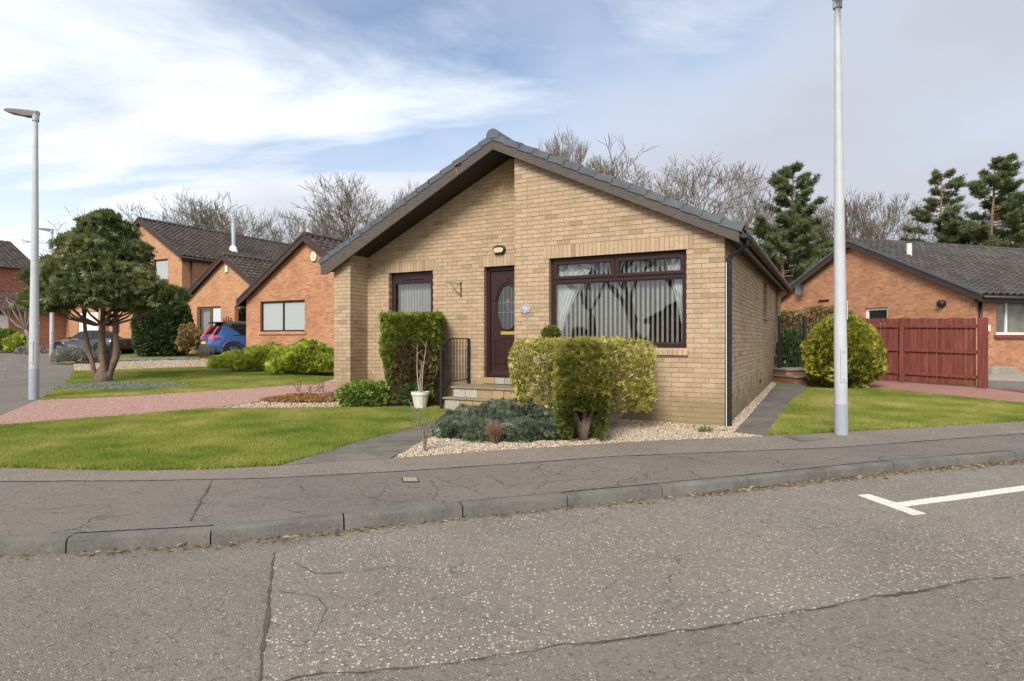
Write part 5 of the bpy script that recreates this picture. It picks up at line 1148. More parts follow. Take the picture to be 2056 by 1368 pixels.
# ================================================================ CARS
def loft(m, stations, close=True):
    k = len(stations[0][1]); vs = []
    for x, ring_ in stations: vs += [(x, y, z) for y, z in ring_]
    n = len(stations); m.add(vs, [(i * k + j, i * k + (j + 1) % k, (i + 1) * k + (j + 1) % k, (i + 1) * k + j) for i in range(n - 1) for j in range(k)] + [tuple(range(k)), tuple(range(n * k - 1, (n - 1) * k - 1, -1))])
def section(w, z0, z1, top=.9, bow=.03):
    """half-rounded body section: sill width, belly, shoulder, top"""
    h = z1 - z0; p = [(.90, 0), (.98, .12), (1.0, .38), (1.0, .55), (.985, .78), (top, .97), (top * .55, 1.0)]
    R_ = [(w * a, z0 + h * b) for a, b in p]; return R_ + [(-y, z) for y, z in R_[::-1]]
def wheel(parent, x, y, r, w, side):
    m = MB(); m.lathe([(r * .66, -w / 2), (r * .95, -w / 2), (r, -w * .3), (r, w * .3), (r * .95, w / 2), (r * .66, w / 2)], 24, (x, y, r), 'y'); wh = m.build('wheel', 'tyre', parent, smooth=40)
    m = MB(); o = y + side * w * .42
    m.lathe([(r * .68, o - side * .03), (r * .66, o), (r * .60, o - side * .02)], 24, (x, 0, r), 'y')
    for k in range(10):
        a = k * math.pi / 5 + (.12 if k % 2 else -.12); m.bar((x, o - side * .01, r), (x + math.cos(a) * r * .64, o - side * .01, r + math.sin(a) * r * .64), .035, .03, up=(0, 1, 0))
    m.lathe([(.0, o + side * .005), (.06, o), (.07, o - side * .03)], 12, (x, 0, r), 'y'); m.build('rim', 'alloy', wh, smooth=30)
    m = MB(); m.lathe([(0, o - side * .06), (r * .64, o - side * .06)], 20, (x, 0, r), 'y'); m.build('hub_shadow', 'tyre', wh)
def arch(parent, x, y, r, mat, side):
    m = MB(); pts = [(x + (r + .07) * math.cos(a), y, r * 1.0 + (r + .07) * math.sin(a)) for a in np.linspace(-.25, math.pi + .25, 16)]; m.tube(pts, .05, 6); m.build('wheel_arch', mat, parent, smooth=True)
    m = MB(); m.lathe([(0, y - side * .004), (r + .07, y - side * .004)], 28, (x, 0, r), 'y'); m.build('arch_well', 'tyre', parent)
# compact SUV seen from its rear corner; local +x is forward
sv = thing('blue_suv', 'blue compact SUV with dark roof parked nose to the house', 'car', (0, 0, 0), 0.)
m = MB(); st_ = [(-2.16, section(.80, .42, .98, .9)), (-2.20, section(.84, .40, 1.00, .9)), (-2.12, section(.90, .34, 1.06, .92)), (-1.7, section(.93, .30, 1.09, .94)), (-.8, section(.935, .28, 1.05, .95)), (.4, section(.935, .28, 1.02, .95)), (1.1, section(.93, .28, 1.0, .93)), (1.75, section(.90, .30, .92, .9)), (2.1, section(.82, .36, .80, .85)), (2.2, section(.70, .42, .70, .8))]
st_ = [(-2.21, section(.82, .45, .97, .88))] + st_[2:]; loft(m, st_); m.build('body', 'blue_paint', sv, smooth=50)
def gh(x, w0, w1, z0, z1): R_ = [(w0, z0), (w0 * .5 + w1 * .5 + .02, (z0 + z1) / 2), (w1, z1 - .07), (w1 * .82, z1), (w1 * .4, z1 + .02)]; return (x, R_ + [(-y, z) for y, z in R_[::-1]])
m = MB(); loft(m, [gh(-2.02, .84, .66, 1.0, 1.10), gh(-1.80, .87, .68, 1.02, 1.40), gh(-1.62, .88, .69, 1.02, 1.58), gh(-1.2, .89, .71, 1.02, 1.62), gh(0., .89, .73, 1.0, 1.64), gh(.55, .88, .70, 1.0, 1.55), gh(1.2, .87, .66, .98, 1.05)]); m.build('cabin', 'black_roof', sv, smooth=50)
for s_ in (-1, 1):
    m = MB(); o = .008
    m.add([(-1.92, s_ * (.855 + o), 1.05), (-1.0, s_ * (.900 + o), 1.05), (-1.25, s_ * (.865 + o), 1.24), (-1.55, s_ * (.815 + o), 1.40), (-1.74, s_ * (.80 + o), 1.40)], [(0, 1, 2, 3, 4)]); m.build('rear_pillar', 'blue_paint', sv)
    m = MB(); m.add([(-.95, s_ * (.892 + o), 1.06), (.9, s_ * (.885 + o), 1.05), (.42, s_ * (.79 + o), 1.46), (-1.35, s_ * (.785 + o), 1.52), (-1.42, s_ * (.80 + o), 1.36)], [(0, 1, 2, 3, 4)]); m.build('side_glass', 'car_glass', sv)
    pts = [(-2.235, .62, .86), (-2.20, .80, .86), (-2.08, .925, .88), (-1.86, .955, .93), (-1.90, .94, .97), (-2.10, .90, 1.0), (-2.07, .83, 1.10), (-1.86, .79, 1.40), (-1.90, .72, 1.41), (-2.12, .72, 1.06), (-2.225, .62, .98)]
    m = MB(); q = [Vector((p[0] - .012, s_ * (p[1] + .012), p[2])) for p in pts]; c_ = [Vector((p.x + .06, p.y - s_ * .06, p.z)) for p in q]; n = len(q)
    m.add(q + c_, [(0, 1, 9, 10), (1, 2, 5, 6), (1, 6, 8, 9), (2, 3, 4, 5), (6, 7, 8)] + [(i, (i + 1) % n, (i + 1) % n + n, i + n) for i in range(n)]); m.build('tail_light', 'tail_red', sv)
    m = MB(); m.box(-2.25, -2.2, s_ * .62 - .11, s_ * .62 + .11, .52, .56); m.build('reflector', 'tail_red', sv)
    arch(sv, -1.35, s_ * .925, .36, 'cladding', s_); arch(sv, 1.35, s_ * .915, .36, 'cladding', s_); wheel(sv, -1.35, s_ * .83, .36, .235, s_); wheel(sv, 1.35, s_ * .83, .36, .235, s_)
    m = MB(); m.box(-.9, .9, s_ * .925 - .02, s_ * .925 + .02, .26, .42); m.build('sill_trim', 'cladding', sv, bevel=.015)
    m = MB(); m.tube([(-.62, s_ * .955, .93), (-.52, s_ * .975, .94), (-.40, s_ * .955, .93)], .014, 6); m.build('door_handle', 'black_plastic', sv)
m = MB(); loft(m, [(-2.27, section(.80, .30, .60, .97)), (-2.24, section(.88, .26, .64, .98)), (-2.05, section(.942, .24, .60, .98))]); m.build('rear_bumper', 'cladding', sv, smooth=50)
m = MB(); m.add([(-2.085, -.66, 1.07), (-2.085, .66, 1.07), (-1.83, .60, 1.40), (-1.83, -.60, 1.40)], [(0, 1, 2, 3)]); m.build('rear_glass', 'car_glass', sv)
m = MB(); m.box(-1.95, -1.55, -.64, .64, 1.545, 1.60); m.build('spoiler', 'black_roof', sv, bevel=.015); m = MB(); m.box(-2.285, -2.23, -.27, .27, .66, .78); m.build('number_plate', 'plate_yellow', sv, bevel=.005)
m = MB(); m.bar((-2.05, 0, 1.12), (-2.09, -.35, 1.09), .02); m.build('wiper', 'black_plastic', sv)
hd = math.atan2(uy.y, uy.x) - R(22); rc_ = Vector(((424 - CX) / FPX * 25.0, 25.0)); fwd = Vector((math.cos(hd), math.sin(hd))); rgt = Vector((math.sin(hd), -math.cos(hd)))
# rear right corner of the car stands at rc_
pc = rc_ + fwd * 2.2 - rgt * .93; sv.location = (pc.x, pc.y, G(pc.y) - .02); sv.rotation_euler[2] = hd
# low two-seater with a soft top, seen from the side, nose to the left
cv = thing('sports_car', 'dark grey two-seat convertible with black soft top behind the yew', 'car')
m = MB(); loft(m, [(-1.95, section(.62, .38, .78, .8)), (-1.90, section(.74, .30, .84, .85)), (-1.6, section(.84, .24, .86, .86)), (-1.1, section(.865, .20, .86, .9)), (-.5, section(.86, .18, .80, .95)), (.4, section(.855, .18, .78, .95)), (1.0, section(.86, .18, .80, .85)), (1.5, section(.83, .20, .72, .8)), (1.82, section(.74, .22, .60, .8)), (1.97, section(.56, .28, .50, .8))]); m.build('body', 'charcoal_paint', cv, smooth=50)
m = MB(); loft(m, [gh(-1.15, .66, .45, .80, .87), gh(-.85, .70, .50, .80, 1.08), gh(-.45, .72, .54, .78, 1.20), gh(.0, .72, .54, .78, 1.22), gh(.22, .72, .52, .78, 1.16)]); m.build('soft_top', 'tyre', cv, smooth=50)
m = MB(); m.add([(.22, -.60, 1.17), (.22, .60, 1.17), (.78, .66, .82), (.78, -.66, .82)], [(0, 1, 2, 3)]); m.build('windscreen', 'headlamp', cv)
for s_ in (-1, 1):
    m = MB(); m.add([(-.62, s_ * .735, .82), (.72, s_ * .735, .82), (.25, s_ * .60, 1.14), (-.45, s_ * .60, 1.15)], [(0, 1, 2, 3)]); m.build('side_glass', 'headlamp' if s_ < 0 else 'car_glass', cv)
    arch(cv, -1.15, s_ * .855, .31, 'charcoal_paint', s_); arch(cv, 1.16, s_ * .85, .31, 'charcoal_paint', s_); wheel(cv, -1.15, s_ * .77, .31, .21, s_); wheel(cv, 1.16, s_ * .77, .31, .21, s_)
    m = MB(); m.box(1.62, 1.86, s_ * .60 - .12, s_ * .60 + .12, .54, .62); m.build('headlight', 'headlamp', cv, bevel=.02)
    m = MB(); m.box(.45, .62, s_ * .92 - .06, s_ * .92 + .06, .80, .91); m.build('door_mirror', 'charcoal_paint', cv, bevel=.02)
m = MB(); m.box(1.93, 2.0, -.35, .35, .26, .36); m.build('grille', 'black_plastic', cv, bevel=.01)
cv.location = ((190 - CX) / FPX * 30.2, 30.2, G(30.2) - .02); cv.rotation_euler[2] = R(180 - 10)

# ================================================================ PLANTS
FAN, LEAF, TRI, TUFT = spray_fan(6, 1.0, .12), leaf_base(), leaf_pair(), tuft(10, .05)
def at(u, Y, dz=0.): return ((u - CX) / FPX * Y, Y, G(Y) + dz)
def shrub(name, label, cat, loc, radii, mat, n, size, base=FAN, p=2., amp=.1, fq=4., seed=1, depth=.4, low=-.8, up=.3, rand=.5, cz=None, twig=None, group=None, partname='foliage', rz=0., taper=0.):
    t = thing(name, label, cat, loc, rz, group); cz = radii[2] if cz is None else cz
    P_, N_, k = shell(n, radii, p, amp, fq, seed, depth, low); P_[:, :2] *= (1 - taper * (P_[:, 2:3] / radii[2])); P_ = P_ + np.array([0, 0, cz]); keep = P_[:, 2] > .01
    foliage(partname, mat, t, P_[keep], N_[keep], base, size, up, rand)
    if twig: twigs('stems', twig[0], t, (0, 0, -.03), twig[1], cz + radii[2] * .55, min(radii[0], radii[1]) * .75, twig[2])
    return t
# low green shrub at the pillar
shrub('low_shrub', 'low bright green shrub at the foot of the brick pillar', 'shrub', at(733, 11.25), (.47, .34, .25), 'green_leaf', 5200, .05, TRI, 2.4, .14, 6., 3, .5, -.75, twig=('bark_brown', 16, .01), cz=.21)
# clipped conifer: wide green head, brown bare sides
t = thing('clipped_conifer', 'tall clipped conifer with flat green top and brown lower growth', 'conifer', (*HL(-5.62, -.10), G(11.6)))
def conifer():
    n = 15000; z = rng.uniform(.08, 1.66, n); a = rng.uniform(0, 2 * np.pi, n)
    rad = .33 + .24 * np.clip(z / 1.05, 0, 1) ** .9; rad = rad * (1 - .03 * np.clip((z - 1.5) / .16, 0, 1))
    k = 1 - .40 * rng.uniform(0, 1, n) ** 1.8; d = np.stack([np.cos(a), np.sin(a), np.zeros(n)], 1)
    lm = lump(np.stack([np.cos(a) * 1.2, np.sin(a) * 1.2, z * 1.6], 1), .07, 5., 11); r = rad * k * lm * .93 / (np.abs(np.cos(a)) ** 6 + np.abs(np.sin(a)) ** 6) ** (1 / 6)
    P_ = np.stack([np.cos(a) * r, np.sin(a) * r * .82, z], 1)
    nt = 2600; Pt = np.stack([rng.uniform(-.53, .53, nt), rng.uniform(-.43, .43, nt), 1.63 + .025 * rng.normal(0, 1, nt)], 1)
    P_ = np.concatenate([P_, Pt]); N_ = np.concatenate([d, np.tile([[0, 0, .8]], (nt, 1))])
    edge = 1.12 + .12 * np.sin(3 * np.arctan2(P_[:, 1], P_[:, 0])) + .14 * rng.normal(0, 1, len(P_)) + np.where(P_[:, 0] < -.25, -.62, 0) * (np.abs(np.sin(P_[:, 2] * 5)) > .2)
    gr = (P_[:, 2] > edge)
    foliage('green_growth', 'bright_conifer', t, P_[gr], N_[gr], FAN, .075, .7, .35); foliage('brown_growth', 'brown_conifer', t, P_[~gr], N_[~gr], FAN, .07, .5, .4)
conifer(); twigs('stems', 'bark_brown', t, (0, 0, -.03), 26, 1.3, .38, .012)
shrub('box_ball', 'dark green rounded shrub behind the white plant pot', 'shrub', at(836, 11.35), (.34, .30, .27), 'box_leaf', 4200, .035, TRI, 2.2, .08, 6., 5, .4, -.8, cz=.24)
# plant pot with bare stems
pt = thing('plant_pot', 'white round plant pot with two bare stems by the steps', 'plant pot', at(844, 10.95))
m = MB(); m.lathe([(0, 0), (.105, 0), (.15, .25), (.165, .255), (.168, .31), (.150, .312), (.143, .27), (.0, .27)], 28); m.build('pot', 'pot_white', pt, smooth=40); m = MB(); m.lathe([(0, .272), (.145, .272)], 16); m.build('compost', 'soil', pt)
m = MB()
for a, b in (((-.02, 0), (-.06, .92)), ((.02, .02), (.11, .96)), ((0, -.01), (.03, .6))):
    pts = [Vector((a[0], a[1], .26)), Vector((a[0] * .5 + b[0] * .5 - .02, .0, .26 + b[1] * .45)), Vector((b[0], .03, .26 + b[1]))]; m.tube(pts, [.011, .008, .003], 6)
    for k in range(6): f = .45 + .09 * k; q = pts[1].lerp(pts[2], max(0, (f - .5) * 2)) if f > .5 else pts[0].lerp(pts[1], f * 2); m.tube([q, q + Vector((random.uniform(-.1, .1), random.uniform(-.06, .06), random.uniform(.04, .14)))], [.004, .0015], 4)
m.build('stem', 'pale_twig', pt)
# blue juniper: overlapping low mounds
t = thing('blue_juniper', 'spreading blue-grey juniper in the gravel bed by the path', 'juniper', (*gp(1003, 872), G(8.05)))
Ps, Ns = [], []
for i, (dx, dy, r1, h) in enumerate([(-.55, -.10, .36, .28), (-.2, -.28, .42, .24), (.25, -.30, .45, .22), (.62, -.25, .34, .18), (-.30, .28, .45, .40), (.15, .35, .50, .48), (.55, .22, .42, .34), (-.05, .02, .45, .34), (-.62, .22, .26, .30), (.86, -.18, .25, .15), (.30, .62, .36, .45)]):
    P_, N_, k = shell(2100, (r1, r1 * .85, h * .80), 2., .22, 7., 20 + i, .35, -.05); Ps.append(P_ + np.array([dx, dy, .02])); Ns.append(N_)
P_, N_ = np.concatenate(Ps), np.concatenate(Ns); foliage('foliage', 'blue_juniper', t, P_, N_, FAN, .062, .35, .5, tone=np.clip(rng.uniform(0, .75, len(P_)) + .35 * (lump(P_, 1., 9., 3) - 1), 0, 1)); twigs('stems', 'bark_brown', t, (0, 0, 0), 14, .3, .6, .012)
# little brown bush and bare twiggy shrub
tt = thing('brown_bush', 'small brown twiggy bush in front of the blue juniper', 'bush', (*gp(994, 892), G(7.5))); twigs('twigs', 'red_twig', tt, (0, 0, -.02), 60, .30, .15, .004, 3, 3)
t = thing('bare_shrub', 'bare twiggy shrub at the corner of the gravel bed', 'shrub', (*gp(852, 907), G(7.2)))
m = MB()
for a, tip in enumerate([(-.20, .02, .62), (-.10, -.05, .50), (-.02, .04, .66), (.10, .0, .40), (.26, .02, .42), (-.16, .06, .40), (.05, -.04, .30)]):
    p0 = Vector((0, 0, -.02)); p3 = Vector(tip); mid = p0.lerp(p3, .45) + Vector((-.3 * tip[0], .02, .03)); m.tube([p0, mid, p3], [.010, .007, .002], 5)
    for k in range(5): q = mid.lerp(p3, k / 5); m.tube([q, q + Vector((random.uniform(-.12, .12), random.uniform(-.06, .06), random.uniform(.03, .13)))], [.0035, .0012], 3)
m.build('twigs', 'twig', t)
# clipped gold-leaved block and the olive conifer in front of it
t = thing('gold_shrub', 'clipped yellow-green variegated shrub under the big window', 'shrub', at(1168, 8.98))
def gold():
    Ps, Ns, Ks = [], [], []
    for i, (dx, dz, rx, rz_, p) in enumerate([(0, .72, 1.05, .58, 8.), (-.62, .50, .36, .42, 3.), (.55, .55, .44, .42, 3.), (-.35, .36, .40, .30, 2.5)]):
        P_, N_, k = shell([17000, 3200, 2800, 2200][i], (rx, .46, rz_), p, .05, 6., 40 + i, .30, -1); Ps.append(P_ + np.array([dx, 0, dz])); Ns.append(N_)
    P_, N_ = np.concatenate(Ps), np.concatenate(Ns); keep = (P_[:, 2] > .07 + .20 * (P_[:, 0] > .2)) & (rng.uniform(0, 1, len(P_)) < np.where(P_[:, 2] < .85, np.clip(.30 + .9 * (lump(P_, 1., 5., 9) - .75), .12, 1), 1))
    foliage('foliage', 'gold_leaf', t, P_[keep], N_[keep], TRI, .036, .3, .6); 
    m = MB()
    for i in range(330):
        x = random.uniform(-.75, .85); a = random.uniform(-1, 1); tip = Vector((x * random.uniform(.9, 1.1), a * .38, random.uniform(.35, 1.22))); b = Vector((x * .22 + random.uniform(-.08, .08), a * .08, -.02)); mid = b.lerp(tip, .55) + Vector((x * .10, 0, -.05)); m.tube([b, mid, tip], [.006, .004, .002], 3)
        q = mid.lerp(tip, .4); m.tube([q, q + Vector((random.uniform(-.12, .12), random.uniform(-.1, .1), random.uniform(.05, .16)))], [.0025, .001], 3)
    m.build('stems', 'pale_twig', t, uv=False)
gold()
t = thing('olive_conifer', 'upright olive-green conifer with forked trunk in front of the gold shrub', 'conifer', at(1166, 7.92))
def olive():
    P_, N_, k = shell(9500, (.305, .29, .635), 5., .06, 6., 51, .35, -1); P_ = P_ + np.array([0, 0, .655])
    bare = (np.abs(P_[:, 0] - .03) < .13 + .04 * np.sin(P_[:, 2] * 20)) & (P_[:, 1] < .05) & (P_[:, 2] < .40); P_, N_ = P_[~bare], N_[~bare]; keep = P_[:, 2] > .03
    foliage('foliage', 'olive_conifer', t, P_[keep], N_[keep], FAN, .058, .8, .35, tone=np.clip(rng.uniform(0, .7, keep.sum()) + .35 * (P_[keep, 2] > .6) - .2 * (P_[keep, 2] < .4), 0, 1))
    m = MB()
    for s_, tx in ((-1, -.14), (1, .12), (0, .02)): m.tube([(.03, -.02, -.03), (.03 + tx * .3, -.06, .15), (.03 + tx, -.08, .42), (.03 + tx * 1.3, -.02, .9)], [.055, .045, .03, .015], 8)
    m.build('trunk', 'bark_brown', t, smooth=True)
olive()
shrub('ball_topiary', 'small rounded topiary head showing above the gold shrub', 'shrub', at(1106, 9.75), (.15, .15, .13), 'olive_conifer', 1500, .028, TRI, 2., .05, 5., 8, .4, -1, cz=1.37, twig=('bark_brown', 3, .014))
# spring bulbs
t = thing('daffodil_clump', 'tuft of green daffodil leaves in the gravel by the wall corner', 'plant', (*gp(1415, 868), G(8.7))); n = 90
Lp = np.stack([rng.normal(0, .06, n), rng.normal(0, .035, n), np.zeros(n) - .01], 1); v = np.array([(-.035, 0, 0), (.035, 0, 0), (.03, .03, .6), (0, .1, 1.)], np.float32); V, F = instances(v, np.array([(0, 1, 2, 3)]), basis(np.stack([rng.normal(0, .35, n), rng.normal(0, .35, n), np.ones(n)], 1)) * rng.uniform(.07, .15, n)[:, None, None], Lp); mesh_np('leaves', V, F, 'laurel_leaf', t, tone=np.repeat(rng.uniform(.3, .8, n), 4))
# heather and pruned twigs by the drive
t = thing('heather_patch', 'rusty brown heather spreading beside the brick pillar', 'heather', at(612, 12.15)); Ps = []
n = 5200; a = rng.uniform(0, 2 * np.pi, n); r = np.sqrt(rng.uniform(0, 1, n)); P_ = np.stack([r * np.cos(a) * .85, r * np.sin(a) * .45, rng.uniform(.0, .14, n) * (1.1 - r)], 1); foliage('foliage', 'heather_leaf', t, P_, np.tile([[0, 0, 1.]], (n, 1)), FAN, .045, .5, .5)
t = thing('bare_climber', 'dark bare woody stems sprawling at the end of the red drive', 'shrub', at(625, 13.6)); m = MB()
for k in range(14):
    p0 = Vector((random.uniform(-.4, .3), random.uniform(-.1, .2), -.02)); q = p0 + Vector((random.uniform(-.2, .3), 0, random.uniform(.12, .3))); m.tube([p0, q, q + Vector((random.uniform(-.1, .5), random.uniform(-.1, .1), random.uniform(-.12, .06)))], [.010, .007, .003], 4)
m.build('stems', 'bark_brown', t)
# mounds of lime-green conifer in front of the orange bungalow
for i, (u, Y, rx, ry, h, lab) in enumerate([(470, 21.0, .82, .65, .56, 'small lime-green mounded conifer in front of the blue car'), (540, 19.8, 1.3, .9, .84, 'lime-green mounded conifer under the blind window'), (618, 18.5, 1.3, 1.0, 1.02, 'lime-green mounded conifer next to the brick pillar')]):
    t = thing('lime_conifer', lab, 'conifer', at(u, Y), 0, 'lime-green conifers in front of the orange bungalow'); Ps, Ns = [], []
    for k in range(9):
        a = k * 2.4; r = .55 * math.sqrt(k / 9.); P_, N_, q = shell(1300, (rx * .55, ry * .6, h * (.62 - .02 * k)), 2., .2, 6., 60 + 10 * i + k, .3, -.15); Ps.append(P_ + np.array([rx * r * math.cos(a), ry * r * math.sin(a), h * .36 * (1 - r * .8)])); Ns.append(N_)
    P_, N_ = np.concatenate(Ps), np.concatenate(Ns); foliage('foliage', 'lime_leaf', t, P_, N_, FAN, .095, .5, .45, tone=np.clip(rng.uniform(0, .7, len(P_)) + .5 * (lump(P_, 1., 6., 4 + i) - .85), 0, 1))
# the yew on its slate bed
ty = thing('yew_tree', 'broad dark green yew with several brown trunks on the slate bed', 'tree', (*gp(207, 768), G(15.9)))
def yew():
    rg = random.Random(5); m = MB(); trunks = [((-.10, -.03), (-.42, .0, .9), (-.50, .0, 2.2), .075), ((.0, -.07), (.02, -.05, .9), (.05, 0, 3.2), .10), ((.12, -.02), (.34, .0, .75), (.28, .1, 2.4), .09), ((.03, .08), (.12, .2, .9), (.2, .3, 2.8), .085)]
    for (bx, by), mid, tip, r in trunks:
        b = Vector((bx, by, -.06)); mi, ti = Vector(mid), Vector(tip); pts = []; rad = []
        for k in range(10):
            f = k / 9; p = (b.lerp(mi, f * 2) if f < .5 else mi.lerp(ti, f * 2 - 1)); p = p + Vector((math.sin(f * 9 + bx * 30), math.cos(f * 7 + by * 30), 0)) * .025; pts.append(p); rad.append(r * .80 * (1.25 - .55 * f) * (1 + .12 * math.sin(f * 17 + bx * 9)))
        m.tube(pts, rad, 10)
    m.tube([(0, 0, -.1), (0, 0, .18), (0, 0, .4)], [.24, .20, .10], 10)
    m.v = [tuple(Vector(v_) + mnoise.noise_vector(Vector((v_[0] * 7, v_[1] * 7, v_[2] * 2.2))) * .035) for v_ in m.v]; m.build('trunk', 'bark_brown', ty, smooth=True)
    lb = Segs(); Ps, Ns, Ts = [], [], []
    pads = []
    for k in range(58):
        lv = rg.random(); a = rg.uniform(0, 6.28); z = 2.2 + 2.0 * lv ** 1.05
        rmax = 1.95 * (1 - max(0, (z - 2.15) / 2.3) ** 1.05 * .93); r = rmax * math.sqrt(rg.uniform(.10, 1.)) * .84; pads.append((r * math.cos(a) + .0, r * math.sin(a) * .85, z, rg.uniform(.28, .52) * (1.0 - .30 * lv)))
    pads += [(-1.55, -.1, 2.15, .46), (-1.72, .1, 2.75, .40), (1.35, -.2, 2.35, .55), (1.70, 0, 2.22, .40), (.0, -.9, 2.3, .55), (-.8, -.7, 2.2, .5), (.75, -.75, 2.25, .5), (.10, 0, 4.30, .28), (-.28, .1, 4.12, .32), (.42, .1, 3.95, .34), (-.75, -.1, 3.6, .36), (-1.35, .1, 3.05, .36), (.9, 0, 3.4, .38), (-1.1, -.3, 2.1, .42)]
    for i, (x, y, z, r) in enumerate(pads):
        P_, N_, q = shell(int(1000 * (r / .5) ** 2), (r, r, r * .58), 2., .38, 7., 100 + i, .6, -.75); Ps.append(P_ + np.array([x, y, z])); Ns.append(N_); Ts.append(np.clip(rng.uniform(0, .7, len(P_)) + rg.uniform(-.1, .3), 0, 1))
        if z < 3.4: s0 = Vector((x * .12, y * .12, max(1.5, z - .75))); e0 = Vector((x, y, z - .1)); mi = s0.lerp(e0, .5) + Vector((0, 0, -.1)); lb.add(s0, mi, .035, .026); lb.add(mi, e0, .026, .01)
    P_, N_ = np.concatenate(Ps), np.concatenate(Ns); foliage('crown', 'yew_leaf', ty, P_, N_, FAN, .105, .30, .6, tone=np.concatenate(Ts), svar=.6); lb.build('limbs', 'bark_brown', ty, 5)['kind'] = 'stuff'
yew()
# far-left garden
shrub('lavender_bush', 'grey-green lavender bush behind the yew trunk', 'shrub', at(150, 23.4), (.70, .48, .36), 'lavender_leaf', 4200, .11, FAN, 2., .14, 6., 71, .4, -.3, 1., .4, cz=.26)
shrub('holly_hedge', 'tall dark green clipped holly beside the dark sports car', 'hedge', at(328, 28.), (1.22, .9, 1.35), 'holly_leaf', 11000, .10, TRI, 3., .07, 5., 72, .35, -.9, cz=1.30, twig=('bark_grey', 40, .025))
shrub('garden_shrub', 'low brownish shrub at the corner beside the blue car', 'shrub', at(381, 27.2), (.45, .45, .75), 'beech_leaf', 1500, .10, FAN, 2., .2, 6., 73, .6, -.8, cz=.8)
shrub('green_bush', 'green bush at the left picture edge by the garage', 'bush', at(8, 33.), (1.0, .8, .62), 'green_leaf', 3000, .12, TRI, 2., .15, 5., 74, .4, -.6, cz=.6); shrub('green_bush', 'light green bush between the garage and the near lamp post', 'bush', at(42, 32.5), (.75, .6, .5), 'lime_leaf', 2200, .11, TRI, 2., .15, 5., 75, .4, -.6, cz=.45)
shrub('heather_mound', 'low purple-grey heather beside the near lamp post', 'heather', at(62, 31.5), (.8, .5, .26), 'lavender_leaf', 1500, .09, FAN, 2., .2, 5., 76, .4, -.2, cz=.1)
# right side: golden yew, laurel and beech hedge behind the gate
t = shrub('golden_yew', 'rounded golden-green conifer behind the tall lamp post', 'conifer', at(1692, 14.75), (.82, .78, .84), 'golden_yew', 13500, .085, FAN, 2.15, .10, 8., 81, .35, -.96, .6, .4, cz=.90, taper=.27); twigs('stems', 'bark_brown', t, (0, 0, -.05), 34, .7, .55, .022); m = MB(); m.tube([(0, 0, -.1), (0, 0, .35), (.05, 0, .7)], [.13, .11, .08], 8); m.build('trunk', 'bark_brown', t)
shrub('laurel_shrub', 'glossy green laurel seen through the black gate', 'shrub', at(1598, 18.2), (.85, .5, .68), 'laurel_leaf', 2600, .12, LEAF, 2.6, .12, 5., 82, .5, -.9, cz=.66)
t = thing('beech_hedge', 'tan leafy hedge behind the black gate', 'hedge', at(1620, 21.)); n = 9000; P_ = np.stack([rng.uniform(-1.7, 1.4, n), rng.uniform(-.4, .4, n), 2.02 * rng.uniform(0, 1, n) ** .6], 1); P_[:, 2] += .1 * np.sin(P_[:, 0] * 3); foliage('foliage', 'beech_leaf', t, P_, np.stack([np.zeros(n), np.sign(P_[:, 1]) * .6, np.ones(n) * .4], 1), FAN, .10, .8, .4); twigs('stems', 'twig', t, (0, 0, 0), 60, 1.8, 1.4, .012)
# ---------------------------------------------------------------- trees behind
def bare_tree(H_, spread, seed, depth=6, upright=.35, trunk_f=.28, pr=.42):
    rg = random.Random(seed); big, fine = Segs(), Segs()
    def grow(p, d, L, r, lv):
        n = 3 if lv < 3 else 2; q = p.copy(); dd = d.copy()
        for k in range(n):
            dd = (dd + Vector((rg.gauss(0, .16), rg.gauss(0, .16), rg.gauss(0, .10) + upright * .12))).normalized(); e = q + dd * (L / n); f0, f1 = 1 - .35 * k / n, 1 - .35 * (k + 1) / n
            (big if lv < 3 else fine).add(tuple(q), tuple(e), r * f0, r * f1)
            if lv < depth and (k > 0 or lv > 1) and rg.random() < pr: br(e, dd, L, r * f1, lv)
            q = e
        if lv < depth:
            for _ in range(2 if rg.random() < .75 else 3): br(q, dd, L, r * .66, lv)
    def br(e, dd, L, r, lv):
        a = rg.uniform(0, 6.28); sd = Vector((math.cos(a), math.sin(a), 0)); sd = (sd - dd * sd.dot(dd)).normalized(); th_ = rg.uniform(.35, .85) * spread
        nd = (dd * math.cos(th_) + sd * math.sin(th_) + Vector((0, 0, upright * .25))).normalized(); grow(e, nd, L * rg.uniform(.62, .82), max(r * rg.uniform(.58, .76), .0085), lv + 1)
    grow(Vector((0, 0, -.2)), Vector((rg.gauss(0, .05), rg.gauss(0, .05), 1)).normalized(), H_ * trunk_f, H_ * .022, 0)
    return big, fine
variants = []
for i, (sp, dp, upr, tf, pr_) in enumerate([(1.0, 6, .35, .27, .42), (.85, 6, .55, .30, .42), (.95, 6, .40, .22, .66), (.7, 6, .8, .26, .42)]):
    b_, f_ = bare_tree(10., sp * .92, 31 + i * 7, dp, upr, tf, pr_); t = thing('bare_tree', 'x', 'tree'); b_.build('trunk', 'bark_grey', t, 6); f_.build('crown', 'twig', t, 3); zmax = max(p[2] for p in f_.b); variants.append((t, zmax))
used = set()
def put_tree(v, u, Y, vtop, label, rz, wide=1., group='bare trees behind the houses', z=None):
    src, zm = variants[v]; o = src if v not in used else copy_tree(src); used.add(v); base = G(Y) if z is None else z
    Ht = EYE + (CY - vtop) / FPX * Y - base; s = Ht / zm; o.location = ((u - CX) / FPX * Y, Y, base); o.scale = (s * wide, s * wide, s); o.rotation_euler[2] = rz; tag(o, label, 'tree', group)
LB = 'bare leafless tree '
